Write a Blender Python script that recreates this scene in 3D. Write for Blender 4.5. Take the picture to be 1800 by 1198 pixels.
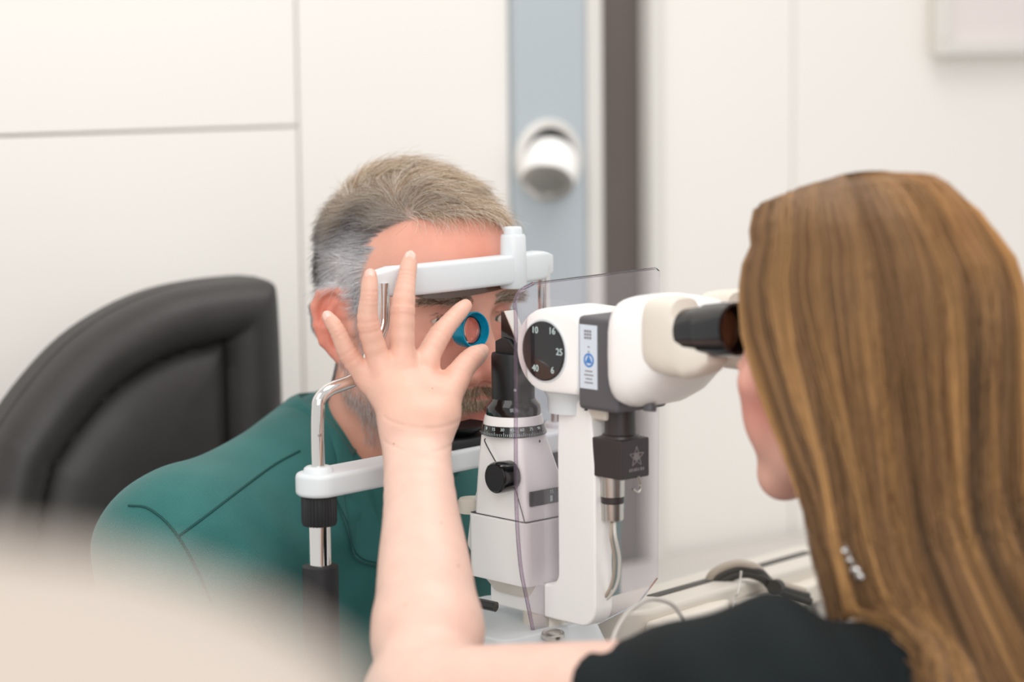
import bpy, bmesh, math, random
import numpy as np
from mathutils import Vector, Matrix

# ------------------------------------------------------------------ clearing
for o in list(bpy.data.objects):
    bpy.data.objects.remove(o, do_unlink=True)
scene = bpy.context.scene
COL = scene.collection
random.seed(7)
RNG = np.random.default_rng(11)

# ------------------------------------------------------------------ camera
def rot_x(a):
    c, s = math.cos(a), math.sin(a)
    return np.array([[1, 0, 0], [0, c, -s], [0, s, c]])
def rot_y(a):
    c, s = math.cos(a), math.sin(a)
    return np.array([[c, 0, s], [0, 1, 0], [-s, 0, c]])
def rot_z(a):
    c, s = math.cos(a), math.sin(a)
    return np.array([[c, -s, 0], [s, c, 0], [0, 0, 1]])
CR = rot_x(math.radians(83)) @ rot_z(math.radians(-0.6))
CC = np.array([0.0, 0.0, 1.42])
FPX = 4250.0
def P(px, py, d):
    """point of the room seen at a pixel of the 1800x1198 frame, d metres along the view axis"""
    return CC + CR @ np.array([(px - 900) / FPX * d, (599 - py) / FPX * d, -d])
def ray(px, py):
    v = P(px, py, 1.0) - CC
    return v / np.linalg.norm(v)

cam = bpy.data.cameras.new('camera')
cam.sensor_width = 36.0
cam.lens = 36.0 * FPX / 1800.0
cam.clip_start = 0.05
cam.dof.use_dof = True
cam.dof.focus_distance = 2.0
cam.dof.aperture_fstop = 2.9
cam.dof.aperture_blades = 9
cam_o = bpy.data.objects.new('camera', cam)
M4 = Matrix([list(r) + [0] for r in CR] + [[0, 0, 0, 1]])
M4.translation = Vector(CC)
cam_o.matrix_world = M4
COL.objects.link(cam_o)
scene.camera = cam_o

# ------------------------------------------------------------------ light
world = bpy.data.worlds.new('world')
scene.world = world
world.use_nodes = True
world.node_tree.nodes['Background'].inputs[0].default_value = (1.0, 0.985, 0.965, 1)
world.node_tree.nodes['Background'].inputs[1].default_value = 0.78
def area(name, loc, target, size, power, color=(1, .96, .91), size_y=None):
    l = bpy.data.lights.new(name, 'AREA')
    l.energy = power; l.color = color; l.size = size
    if size_y:
        l.shape = 'RECTANGLE'; l.size_y = size_y
    o = bpy.data.objects.new(name, l); COL.objects.link(o)
    o.location = loc
    d = Vector(target) - Vector(loc)
    o.rotation_euler = d.to_track_quat('-Z', 'Y').to_euler()
    return o
area('ceiling_or_fill_light', (0.55, 2.1, 2.75), (0.35, 2.1, 1.0), 1.1, 15, (1, .975, .95))
area('ceiling_or_fill_light', (-0.75, 1.0, 2.75), (-0.2, 2.0, 1.1), 1.0, 6, (1, .975, .95))
area('ceiling_or_fill_light', (0.15, -0.7, 2.05), (0.0, 2.0, 1.1), 1.7, 33, (1, .985, .97))  # not at the ceiling: fill added behind the camera, brightens face and tower
scene.view_settings.view_transform = 'Standard'
scene.view_settings.look = 'None'
scene.view_settings.gamma = 1.0
scene.view_settings.use_curve_mapping = False
scene.view_settings.exposure = 0.0

# ------------------------------------------------------------------ helpers
def lin(c):
    return tuple((x / 12.92 if x <= .04045 else ((x + .055) / 1.055) ** 2.4) for x in (c[0] / 255, c[1] / 255, c[2] / 255))
def mat(name, c, rough=.5, metal=0., sss=0., noise=0., scale=40., bump=0., bscale=200., attr=False, coat=0., spec=.5, emit=None, trans=0., ior=1.45):
    m = bpy.data.materials.new(name); m.use_nodes = True
    nt = m.node_tree; b = nt.nodes['Principled BSDF']
    b.inputs['Base Color'].default_value = (*lin(c), 1)
    b.inputs['Roughness'].default_value = rough
    b.inputs['Metallic'].default_value = metal
    b.inputs['Specular IOR Level'].default_value = spec
    b.inputs['Coat Weight'].default_value = coat
    b.inputs['IOR'].default_value = ior
    if trans: b.inputs['Transmission Weight'].default_value = trans
    if sss:
        b.inputs['Subsurface Weight'].default_value = sss
        b.inputs['Subsurface Radius'].default_value = (1.0, .35, .2)
        b.inputs['Subsurface Scale'].default_value = .006
    src = None
    tc = nt.nodes.new('ShaderNodeTexCoord')
    if attr:
        a = nt.nodes.new('ShaderNodeVertexColor'); a.layer_name = 'Col'
        src = a.outputs['Color']
        nt.links.new(src, b.inputs['Base Color'])
    if noise:
        n = nt.nodes.new('ShaderNodeTexNoise'); n.inputs['Scale'].default_value = scale
        n.inputs['Detail'].default_value = 4
        nt.links.new(tc.outputs['Object'], n.inputs['Vector'])
        r = nt.nodes.new('ShaderNodeMapRange')
        r.inputs['From Min'].default_value = .3; r.inputs['From Max'].default_value = .7
        r.inputs['To Min'].default_value = 1 - noise; r.inputs['To Max'].default_value = 1 + noise * .6
        nt.links.new(n.outputs['Fac'], r.inputs['Value'])
        mx = nt.nodes.new('ShaderNodeVectorMath'); mx.operation = 'SCALE'
        if src: nt.links.new(src, mx.inputs[0])
        else: mx.inputs[0].default_value = lin(c)
        nt.links.new(r.outputs[0], mx.inputs['Scale'])
        nt.links.new(mx.outputs[0], b.inputs['Base Color'])
    if bump:
        n2 = nt.nodes.new('ShaderNodeTexNoise'); n2.inputs['Scale'].default_value = bscale
        n2.inputs['Detail'].default_value = 3
        nt.links.new(tc.outputs['Object'], n2.inputs['Vector'])
        bp = nt.nodes.new('ShaderNodeBump'); bp.inputs['Strength'].default_value = bump
        bp.inputs['Distance'].default_value = .001
        nt.links.new(n2.outputs['Fac'], bp.inputs['Height'])
        nt.links.new(bp.outputs[0], b.inputs['Normal'])
    return m

def tag(o, label=None, cat=None, group=None, kind=None):
    if label: o['label'] = label
    if cat: o['category'] = cat
    if group: o['group'] = group
    if kind: o['kind'] = kind
    return o
def empty(name, loc=(0, 0, 0), rz=0., label=None, cat=None):
    o = bpy.data.objects.new(name, None); COL.objects.link(o)
    o.empty_display_size = .05
    o.location = tuple(loc); o.rotation_euler = (0, 0, rz)
    return tag(o, label, cat)

class MB:
    """collects shapes for ONE mesh object"""
    def __init__(s): s.v = []; s.f = []
    def add(s, v, f):
        n = len(s.v); s.v += [tuple(map(float, q)) for q in v]; s.f += [tuple(i + n for i in q) for q in f]; return s
    def box(s, lo, hi):
        x0, y0, z0 = lo; x1, y1, z1 = hi
        return s.add([(x0,y0,z0),(x1,y0,z0),(x1,y1,z0),(x0,y1,z0),(x0,y0,z1),(x1,y0,z1),(x1,y1,z1),(x0,y1,z1)],
                     [(0,3,2,1),(4,5,6,7),(0,1,5,4),(1,2,6,5),(2,3,7,6),(3,0,4,7)])
    def frame(s, ax):
        ax = np.asarray(ax, float); ax = ax / np.linalg.norm(ax)
        h = np.array([0, 0, 1.]) if abs(ax[2]) < .9 else np.array([1., 0, 0])
        e1 = np.cross(h, ax); e1 /= np.linalg.norm(e1); e2 = np.cross(ax, e1)
        return ax, e1, e2
    def lathe(s, c, ax, prof, n=40, cap=True, e1=None):
        """prof: list of (height along ax, radius)"""
        ax, a1, a2 = s.frame(ax); c = np.asarray(c, float)
        V = []; F = []
        for h, r in prof:
            for k in range(n):
                t = 2 * math.pi * k / n
                V.append(c + ax * h + (a1 * math.cos(t) + a2 * math.sin(t)) * r)
        m = len(prof)
        for i in range(m - 1):
            for k in range(n):
                k2 = (k + 1) % n
                F.append((i*n+k, i*n+k2, (i+1)*n+k2, (i+1)*n+k))
        if cap:
            F.append(tuple(range(n - 1, -1, -1))); F.append(tuple((m-1)*n + k for k in range(n)))
        return s.add(V, F)
    def cyl(s, a, b, r, r2=None, n=32):
        a = np.asarray(a, float); b = np.asarray(b, float); L = np.linalg.norm(b - a)
        return s.lathe(a, b - a, [(0, r), (L, r if r2 is None else r2)], n)
    def tube(s, pts, r, n=12, cap=True):
        pts = np.asarray(pts, float); m = len(pts)
        r = np.full(m, r) if np.isscalar(r) else np.asarray(r)
        T = np.gradient(pts, axis=0); T /= np.linalg.norm(T, axis=1)[:, None] + 1e-12
        _, e1, e2 = s.frame(T[0]); V = []; F = []
        for i in range(m):
            e1 = e1 - T[i] * np.dot(e1, T[i]); e1 /= np.linalg.norm(e1); e2 = np.cross(T[i], e1)
            for k in range(n):
                t = 2 * math.pi * k / n
                V.append(pts[i] + (e1 * math.cos(t) + e2 * math.sin(t)) * r[i])
        for i in range(m - 1):
            for k in range(n):
                k2 = (k + 1) % n; F.append((i*n+k, i*n+k2, (i+1)*n+k2, (i+1)*n+k))
        if cap:
            F.append(tuple(range(n-1, -1, -1))); F.append(tuple((m-1)*n+k for k in range(n)))
        return s.add(V, F)
    def prism(s, outline, o, e1, e2, e3, t):
        """closed outline (u,v) in the plane o,e1,e2, thickness t along e3"""
        o, e1, e2, e3 = (np.asarray(q, float) for q in (o, e1, e2, e3))
        n = len(outline)
        V = [o + e1*u + e2*v for u, v in outline] + [o + e1*u + e2*v + e3*t for u, v in outline]
        F = [tuple(range(n-1, -1, -1)), tuple(range(n, 2*n))] + [(k, (k+1) % n, n+(k+1) % n, n+k) for k in range(n)]
        return s.add(V, F)
    def loft(s, rings, cap=True):
        n = len(rings[0]); V = [q for r in rings for q in r]; F = []
        for i in range(len(rings) - 1):
            for k in range(n):
                k2 = (k+1) % n; F.append((i*n+k, i*n+k2, (i+1)*n+k2, (i+1)*n+k))
        if cap:
            F.append(tuple(range(n-1, -1, -1))); F.append(tuple((len(rings)-1)*n+k for k in range(n)))
        return s.add(V, F)
    def build(s, name, m, parent=None, bevel=0., seg=3, sharp=35, kind=None, smooth=True):
        me = bpy.data.meshes.new(name); me.from_pydata(s.v, [], s.f)
        bm = bmesh.new(); bm.from_mesh(me); bmesh.ops.recalc_face_normals(bm, faces=bm.faces)
        if bevel:
            ed = [e for e in bm.edges if len(e.link_faces) == 2 and e.calc_face_angle(0) > math.radians(sharp)]
            if ed: bmesh.ops.bevel(bm, geom=ed, offset=bevel, segments=seg, profile=.5, affect='EDGES', clamp_overlap=True)
        bm.to_mesh(me); bm.free()
        if smooth:
            me.shade_smooth(); me.set_sharp_from_angle(angle=math.radians(40))
        me.materials.append(m)
        o = bpy.data.objects.new(name, me); COL.objects.link(o)
        if bevel:
            wn = o.modifiers.new('weighted_normal', 'WEIGHTED_NORMAL'); wn.keep_sharp = True
        if parent: o.parent = parent
        if kind: o['kind'] = kind
        return o

def spline(pts, n=40):
    """Catmull-Rom through the points"""
    p = np.asarray(pts, float); m = len(p)
    q = np.vstack([2*p[0]-p[1], p, 2*p[-1]-p[-2]])
    out = []
    for t in np.linspace(0, m - 1, n):
        i = min(int(t), m - 2); u = t - i
        a, b, c, d = q[i], q[i+1], q[i+2], q[i+3]
        out.append(.5*((2*b)+(-a+c)*u+(2*a-5*b+4*c-d)*u*u+(-a+3*b-3*c+d)*u**3))
    return np.array(out)

def mesh_np(name, V, F, m, parent=None, col=None, kind=None):
    """big meshes: V (n,3), F (m,k) arrays"""
    me = bpy.data.meshes.new(name)
    V = np.asarray(V, np.float32); F = np.asarray(F, np.int32); k = F.shape[1]
    me.vertices.add(len(V)); me.vertices.foreach_set('co', V.ravel())
    me.loops.add(F.size); me.loops.foreach_set('vertex_index', F.ravel())
    me.polygons.add(len(F)); me.polygons.foreach_set('loop_start', np.arange(0, F.size, k, dtype=np.int32))
    me.update(calc_edges=True)
    me.validate()
    me.shade_smooth()
    if col is not None:
        a = me.color_attributes.new('Col', 'FLOAT_COLOR', 'POINT')
        c4 = np.ones((len(V), 4), np.float32); c4[:, :3] = col
        a.data.foreach_set('color', c4.ravel())
    me.materials.append(m)
    o = bpy.data.objects.new(name, me); COL.objects.link(o)
    if parent: o.parent = parent
    if kind: o['kind'] = kind
    return o

def text(body, size, origin, ex, ey, m, parent, name='lettering', depth=.0002):
    cu = bpy.data.curves.new(name, 'FONT'); cu.body = body; cu.size = size
    cu.align_x = 'CENTER'; cu.align_y = 'CENTER'; cu.extrude = depth; cu.resolution_u = 3
    t = bpy.data.objects.new(name, cu); COL.objects.link(t)
    dg = bpy.context.evaluated_depsgraph_get(); dg.update()
    me = bpy.data.meshes.new_from_object(t.evaluated_get(dg))
    bpy.data.objects.remove(t, do_unlink=True); bpy.data.curves.remove(cu)
    ex = Vector(ex).normalized(); ey = Vector(ey).normalized(); ez = ex.cross(ey)
    X = Matrix(((ex.x, ey.x, ez.x, origin[0]), (ex.y, ey.y, ez.y, origin[1]), (ex.z, ey.z, ez.z, origin[2]), (0, 0, 0, 1)))
    me.transform(X); me.materials.clear(); me.materials.append(m)
    o = bpy.data.objects.new(name, me); COL.objects.link(o)
    if parent: o.parent = parent
    return o

# ------------------------------------------------------------------ implicit surfaces (bodies, cloth)
def smin(a, b, k):
    h = np.clip(.5 + .5*(b-a)/k, 0, 1)
    return b + (a-b)*h - k*h*(1-h)
def smax(a, b, k): return -smin(-a, -b, k)
def ell(p, c, r, R=None):
    q = p - np.asarray(c, np.float32)
    if R is not None: q = q @ np.asarray(R, np.float32)
    r = np.asarray(r, np.float32)
    k0 = np.sqrt(((q/r)**2).sum(-1)); k1 = np.sqrt(((q/(r*r))**2).sum(-1)) + 1e-9
    return k0*(k0-1)/k1
def cap(p, a, b, ra, rb=None):
    rb = ra if rb is None else rb
    a = np.asarray(a, np.float32); b = np.asarray(b, np.float32)
    ba = b - a; pa = p - a
    h = np.clip((pa @ ba) / (ba @ ba), 0, 1)
    return np.linalg.norm(pa - h[:, None]*ba, axis=-1) - (ra + (rb-ra)*h)
def chain(p, pts, rs, k):
    d = None
    for i in range(len(pts)-1):
        c = cap(p, pts[i], pts[i+1], rs[i], rs[i+1])
        d = c if d is None else smin(d, c, k)
    return d
def sdf_mesh(f, lo, hi, h, block=6):
    """sparse surface nets of f<0"""
    lo = np.asarray(lo, float); hi = np.asarray(hi, float)
    H = h*block
    n = np.ceil((hi-lo)/H).astype(int)
    g = np.stack(np.meshgrid(*[np.arange(k) for k in n], indexing='ij'), -1).reshape(-1, 3)
    c = (lo + (g + .5)*H).astype(np.float32)
    d = f(c)
    g = g[np.abs(d) < H*1.25]
    off = np.stack(np.meshgrid(*[np.arange(block+1)]*3, indexing='ij'), -1).reshape(-1, 3)
    S = int(max(n)*block + 4)
    key = lambda q: (q[..., 0].astype(np.int64)*S + q[..., 1])*S + q[..., 2]
    K = np.unique((key(g*block)[:, None] + key(off)[None, :]).ravel())
    q = np.stack([K//(S*S), (K//S) % S, K % S], -1)
    pts = (lo + q*h).astype(np.float32)
    F = np.concatenate([f(pts[i:i+400000]) for i in range(0, len(pts), 400000)])
    coff = [(i, j, k) for i in (0, 1) for j in (0, 1) for k in (0, 1)]
    idx = []
    ok = np.ones(len(K), bool)
    for o in coff:
        kk = K + (o[0]*S + o[1])*S + o[2]
        j = np.searchsorted(K, kk); j = np.minimum(j, len(K)-1)
        ok &= K[j] == kk; idx.append(j)
    idx = np.stack(idx, -1)
    sg = F[idx] < 0
    act = ok & sg.any(1) & ~sg.all(1)
    idx = idx[act]; cq = q[act]; CK = K[act]; fv = F[idx]
    acc = np.zeros((len(idx), 3)); cnt = np.zeros(len(idx))
    for a in range(8):
        for b in range(a+1, 8):
            if sum(abs(coff[a][t]-coff[b][t]) for t in range(3)) != 1: continue
            fa, fb = fv[:, a], fv[:, b]; m = (fa < 0) != (fb < 0)
            t = np.where(m, fa/(fa-fb+1e-20), 0)
            pt = np.array(coff[a])[None]*(1-t)[:, None] + np.array(coff[b])[None]*t[:, None]
            acc[m] += pt[m]; cnt[m] += 1
    V = lo + (cq + acc/cnt[:, None])*h
    quads = []
    for ax in range(3):
        b, cx = (ax+1) % 3, (ax+2) % 3
        st = [S*S, S, 1]
        kn = K + st[ax]; j = np.minimum(np.searchsorted(K, kn), len(K)-1)
        m = (K[j] == kn) & ((F < 0) != (F[j] < 0))
        base = K[m]; inside = F[m] < 0
        cs = []
        good = np.ones(len(base), bool)
        for o in (0, st[b], st[b]+st[cx], st[cx]):
            kk = base - o; i = np.minimum(np.searchsorted(CK, kk), len(CK)-1)
            good &= CK[i] == kk; cs.append(i)
        qd = np.stack(cs, -1)[good]; ins = inside[good]
        qd[~ins] = qd[~ins][:, ::-1]
        quads.append(qd)
    Q = np.concatenate(quads)
    p = V.astype(np.float32)
    for _ in range(2):
        fv, gr = grad(f, p, h*.5)
        p = p - gr*np.clip(fv, -h, h)[:, None]/np.maximum((gr**2).sum(-1), .2)[:, None]
    return p.astype(float), Q
def grad(f, p, e):
    fv = f(p); g = np.empty_like(p)
    for i in range(3):
        d = np.zeros(3, np.float32); d[i] = e
        g[:, i] = (f(p + d) - fv)/e
    return fv, g
def raymarch(f, px, py, d0=1.3, steps=140):
    """surface point met by the line of sight"""
    r = ray(px, py); t = d0
    for _ in range(steps):
        p = CC + r*t
        v = float(f(p[None].astype(np.float32))[0])
        if v < 2e-4: break
        t += v*.7
    p = (CC + r*t).astype(np.float32)
    _, g = grad(f, p[None], .001)
    return p.astype(float), g[0]/np.linalg.norm(g[0])

def strands(name, paths, rad, col, m, parent, taper=.35, nring=3):
    """paths (N,S,3) -> thin tubes, one colour each"""
    N, S, _ = paths.shape
    T = np.gradient(paths, axis=1); T /= np.linalg.norm(T, axis=2, keepdims=True) + 1e-12
    ref = RNG.normal(size=(N, 1, 3)); e1 = np.cross(T, ref); e1 /= np.linalg.norm(e1, axis=2, keepdims=True) + 1e-12
    e2 = np.cross(T, e1)
    rr = (np.asarray(rad).reshape(-1, 1) * np.linspace(1, taper, S)[None])[..., None] * np.ones((N, S, 1))
    V = np.stack([paths + rr*(e1*math.cos(2*math.pi*k/nring) + e2*math.sin(2*math.pi*k/nring)) for k in range(nring)], 2).reshape(-1, 3)
    base = (np.arange(N)[:, None]*S + np.arange(S-1)[None]).reshape(-1)*nring
    F = np.concatenate([np.stack([base+k, base+(k+1) % nring, base+nring+(k+1) % nring, base+nring+k], -1) for k in range(nring)])
    C = np.repeat(col, S*nring, axis=0) if col.ndim == 2 else np.repeat(col.reshape(-1, 3), nring, axis=0)
    return mesh_np(name, V, F, m, parent, C)
def vnoise(x, seed=0, n=64):
    """smooth 1D noise"""
    t = np.random.default_rng(seed).uniform(-1, 1, n)
    i = np.floor(x).astype(int); u = x - i; u = u*u*(3-2*u)
    return t[i % n]*(1-u) + t[(i+1) % n]*u
# ------------------------------------------------------------------ materials
M = {}
M['wall'] = mat('wall_paint', (239, 234, 229), .6, noise=.012, scale=3)
M['panel'] = mat('wall_panel_white', (241, 237, 232), .5, noise=.01, scale=2)
M['pillar'] = mat('pillar_blue_grey', (182, 191, 197), .5, noise=.02, scale=4)
M['trim'] = mat('trim_white', (220, 217, 212), .45)
M['dark_panel'] = mat('dark_brown_panel', (98, 89, 85), .5, noise=.05, scale=6)
M['floor'] = mat('floor_vinyl', (176, 170, 163), .4, noise=.06, scale=9)
M['desk'] = mat('desk_laminate', (205, 200, 194), .35, noise=.03, scale=12)
M['print'] = mat('print_paper', (232, 222, 220), .5, noise=.05, scale=5)
M['white_plastic'] = mat('white_plastic', (251, 249, 247), .28, bump=.05, bscale=900)
M['cool_plastic'] = mat('cool_white_plastic', (218, 223, 226), .36, bump=.05, bscale=900)
M['cream_plastic'] = mat('cream_plastic', (226, 218, 206), .4)
M['black'] = mat('black_satin', (15, 16, 19), .4)
M['gloss_black'] = mat('gloss_black', (16, 16, 18), .12, coat=.5)
M['rubber'] = mat('black_rubber', (34, 34, 36), .6, bump=.1, bscale=500)
M['dark_grey'] = mat('dark_grey_metal', (88, 86, 90), .42)
M['dark_brown'] = mat('dark_brown_metal', (58, 52, 52), .38)
M['chrome'] = mat('chrome', (226, 224, 222), .07, 1.0)
M['steel'] = mat('brushed_steel', (200, 196, 190), .3, 1.0)
M['mirror'] = mat('mirror_glass', (235, 232, 226), .12, .6)
M['teal_metal'] = mat('anodised_teal', (0, 138, 172), .28, .35)
M['amber'] = mat('amber_plastic', (92, 58, 38), .15, coat=.6)
M['leather'] = mat('black_leather', (54, 51, 50), .48, noise=.12, scale=30, bump=.25, bscale=500)
M['ink_white'] = mat('white_lettering', (205, 225, 225), .5)
M['ink_grey'] = mat('grey_lettering', (128, 122, 124), .5)
M['ink_dark'] = mat('dark_lettering', (60, 62, 70), .5)
M['ink_blue'] = mat('blue_emblem', (70, 130, 200), .5)
M['sticker'] = mat('sticker_pale_blue', (212, 222, 232), .4)
M['cable_dark'] = mat('dark_cable', (60, 58, 55), .5)
M['beige_cable'] = mat('beige_cable', (176, 164, 150), .4)
M['clear_cable'] = mat('pale_cable', (214, 210, 204), .25)
M['housing'] = mat('pale_housing', (178, 167, 157), .7)
def clear_mat(name, tint, gloss=.06, alpha=.08, col=(230, 226, 228)):
    m = bpy.data.materials.new(name); m.use_nodes = True
    nt = m.node_tree; nt.nodes.remove(nt.nodes['Principled BSDF'])
    out = nt.nodes['Material Output']
    tr = nt.nodes.new('ShaderNodeBsdfTransparent'); tr.inputs[0].default_value = (*lin(tint), 1)
    df = nt.nodes.new('ShaderNodeBsdfDiffuse'); df.inputs[0].default_value = (*lin(col), 1)
    gl = nt.nodes.new('ShaderNodeBsdfGlossy'); gl.inputs['Roughness'].default_value = .03
    m1 = nt.nodes.new('ShaderNodeMixShader'); m1.inputs[0].default_value = alpha
    nt.links.new(tr.outputs[0], m1.inputs[1]); nt.links.new(df.outputs[0], m1.inputs[2])
    fr = nt.nodes.new('ShaderNodeFresnel'); fr.inputs[0].default_value = 1.3
    m2 = nt.nodes.new('ShaderNodeMixShader')
    nt.links.new(fr.outputs[0], m2.inputs[0])
    nt.links.new(m1.outputs[0], m2.inputs[1]); nt.links.new(gl.outputs[0], m2.inputs[2])
    nt.links.new(m2.outputs[0], out.inputs[0])
    return m
M['lamp_glass'] = mat('lamp_glass', (120, 118, 116), .3, coat=.3)
M['acrylic'] = clear_mat('clear_acrylic', (253, 251, 253), alpha=.035)
M['acrylic_edge'] = clear_mat('acrylic_edge', (240, 233, 240), alpha=.09, col=(190, 172, 196))
M['lens'] = mat('lens_glass', (255, 196, 182), .02, trans=1.0, ior=1.5)  # reddish tint stands in for the red reflex seen through the lens
M['skin'] = mat('skin', (230, 180, 155), .45, sss=.12, noise=.05, scale=55, bump=.18, bscale=420, attr=True)
M['hair'] = mat('hair', (150, 120, 90), .42, attr=True, spec=.35)
M['shirt'] = None
def cloth_mat(name, c, c2, scale, sheen):
    m = mat(name, c, .75, spec=.25); nt = m.node_tree; b = nt.nodes['Principled BSDF']
    tc = nt.nodes.new('ShaderNodeTexCoord'); mp = nt.nodes.new('ShaderNodeMapping')
    nt.links.new(tc.outputs['Object'], mp.inputs[0])
    w1 = nt.nodes.new('ShaderNodeTexWave'); w2 = nt.nodes.new('ShaderNodeTexWave')
    w1.bands_direction = 'DIAGONAL'; w2.bands_direction = 'Z'
    mp.inputs['Rotation'].default_value = (.2, .3, .5)
    for w in (w1, w2):
        w.inputs['Scale'].default_value = scale; w.inputs['Distortion'].default_value = 1.2; w.inputs['Detail'].default_value = 2
        nt.links.new(mp.outputs[0], w.inputs['Vector'])
    mu = nt.nodes.new('ShaderNodeMath'); mu.operation = 'MULTIPLY'
    nt.links.new(w1.outputs['Fac'], mu.inputs[0]); nt.links.new(w2.outputs['Fac'], mu.inputs[1])
    n = nt.nodes.new('ShaderNodeTexNoise'); n.inputs['Scale'].default_value = 25
    nt.links.new(tc.outputs['Object'], n.inputs['Vector'])
    ad = nt.nodes.new('ShaderNodeMath'); ad.operation = 'MULTIPLY_ADD'; ad.inputs[1].default_value = .35; 
    nt.links.new(n.outputs['Fac'], ad.inputs[0]); nt.links.new(mu.outputs[0], ad.inputs[2])
    mx = nt.nodes.new('ShaderNodeMix'); mx.data_type = 'RGBA'
    mx.inputs['A'].default_value = (*lin(c), 1); mx.inputs['B'].default_value = (*lin(c2), 1)
    nt.links.new(ad.outputs[0], mx.inputs['Factor']); nt.links.new(mx.outputs['Result'], b.inputs['Base Color'])
    bp = nt.nodes.new('ShaderNodeBump'); bp.inputs['Strength'].default_value = .35; bp.inputs['Distance'].default_value = .0006
    nt.links.new(mu.outputs[0], bp.inputs['Height']); nt.links.new(bp.outputs[0], b.inputs['Normal'])
    b.inputs['Sheen Weight'].default_value = sheen
    return m
M['shirt'] = cloth_mat('teal_shirt_cloth', (20, 78, 77), (70, 132, 128), 330, .12)
M['scrub'] = cloth_mat('black_scrub_cloth', (14, 21, 23), (24, 32, 35), 200, .0)
M['seam'] = mat('teal_stitching', (18, 72, 70), .8)

# ------------------------------------------------------------------ room
WA = math.radians(36)
WD = np.array([math.cos(WA), math.sin(WA), 0.]); WN = np.array([math.sin(WA), -math.cos(WA), 0.])
WO = P(900, 300, 2.95)
def W(px, py):
    r = ray(px, py); t = np.dot(WO - CC, WN)/np.dot(r, WN); p = CC + r*t
    return np.dot(p - WO, WD), p[2]
def wbox(mb, s0, s1, z0, z1, d0, d1):
    V = []
    for z in (z0, z1):
        for s, d in ((s0, d0), (s1, d0), (s1, d1), (s0, d1)):
            q = WO + WD*s + WN*d; V.append((q[0], q[1], z))
    return mb.add(V, [(0,3,2,1),(4,5,6,7),(0,1,5,4),(1,2,6,5),(2,3,7,6),(3,0,4,7)])
ZT = 2.7
sL, zJ = W(525, 222)
wall = tag(wbox(MB(), -1.6, 2.4, 0, ZT, -.12, -.012).build('wall_back', M['wall'], smooth=False), kind='structure')
s897, _ = W(897, 200); s1020, _ = W(1020, 200); s1047, _ = W(1047, 200); s1130, _ = W(1130, 200); s1156, _ = W(1156, 200); s1395, _ = W(1395, 200)
g = .0015
for (a, b, z0, z1) in ((-1.6, sL-g, .0, zJ-g), (-1.6, sL-g, zJ+g, ZT), (sL+g, s897-g, 0, ZT), (s1156+g, s1395-g, 0, ZT), (s1395+g, 2.4, 0, ZT)):
    wbox(MB(), a, b, z0, z1, -.012, 0).build('panel', M['panel'], wall, bevel=.0015, seg=2)
tag(wbox(MB(), s897, s1020, 0, ZT, -.012, .012).build('trim_1', M['pillar'], bevel=.003), kind='structure')
tag(wbox(MB(), s1020+.0005, s1047, 0, ZT, -.012, .016).build('trim_2', M['trim'], bevel=.003), kind='structure')
tag(wbox(MB(), s1047+.0005, s1130-.0005, 0, ZT, -.012, -.006).build('trim_3', M['dark_panel']), kind='structure')
tag(wbox(MB(), s1130, s1156, 0, ZT, -.012, .016).build('trim_4', M['trim'], bevel=.003), kind='structure')
tag(MB().box((-2.2, -.6, -.06), (2.6, 4.6, 0)).build('floor', M['floor'], smooth=False), kind='structure')

# desk against the wall
ZD = P(1095, 1012, 3.02)[2]
dk = empty('desk', WO + WD*.9 + WN*.25 - np.array([0, 0, WO[2]]), WA, 'pale grey laminate desk standing along the white wall behind the instrument', 'desk')
MB().box((-.84, -.20, ZD-.03), (.9, .236, ZD)).build('desk_top', M['desk'], dk, bevel=.004)
for x in (-.80, .86):
    MB().box((x-.02, -.18, .0), (x+.02, .22, ZD-.03)).build('side_panel', M['desk'], dk, bevel=.002)

# picture frame
sF, zF = W(1627, 97); wf = .50; hf = .40; bw = .019
pf = empty('picture_frame', WO + WD*(sF+wf/2) + WN*.012 + np.array([0, 0, zF-WO[2]]), WA, 'white framed pale print hanging high on the white wall', 'picture')
fb = [MB().box((-wf/2, -.022, 0), (wf/2, 0, bw)), MB().box((-wf/2, -.022, hf-bw), (wf/2, 0, hf)),
      MB().box((-wf/2, -.022, bw), (-wf/2+bw, 0, hf-bw)), MB().box((wf/2-bw, -.022, bw), (wf/2, 0, hf-bw))]
for b in fb: b.build('frame_bar', M['trim'], pf, bevel=.002)
MB().box((-wf/2+bw, -.010, bw), (wf/2-bw, -.004, hf-bw)).build('print', M['print'], pf)
MB().box((-wf/2+.01, -.004, .01), (wf/2-.01, .012, hf-.01)).build('backing', M['cream_plastic'], pf)
tag(pf)

# wall spotlight: flange + tilted can
sS, zS = W(952, 281)
sp = empty('wall_spotlight', WO + WD*sS + WN*.012 + np.array([0, 0, zS-WO[2]]), WA, 'white tilting spotlight recessed in the blue-grey wall pillar', 'spotlight')
R0 = .0505
MB().lathe((0, 0, 0), (0, -1, 0), [(0, R0), (.004, R0), (.007, R0*.94), (.007, R0*.80), (.003, R0*.78), (.0005, R0*.77)], 48).build('flange', M['trim'], sp)
MB().lathe((0, -.0006, 0), (0, -1, 0), [(0, R0*.77), (.0012, R0*.765)], 48).build('recess', M['rubber'], sp)
ax = np.array([-.50, -.52, -.69]); ax /= np.linalg.norm(ax)
c0 = np.array([0.004, -.001, .008])
can = MB().lathe(c0, ax, [(0, .010), (.001, .030), (.010, .0345), (.026, .0355), (.042, .0345), (.048, .0325), (.047, .0245), (.038, .0225), (.037, .002)], 44).build('lamp_can', M['white_plastic'], sp)
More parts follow.
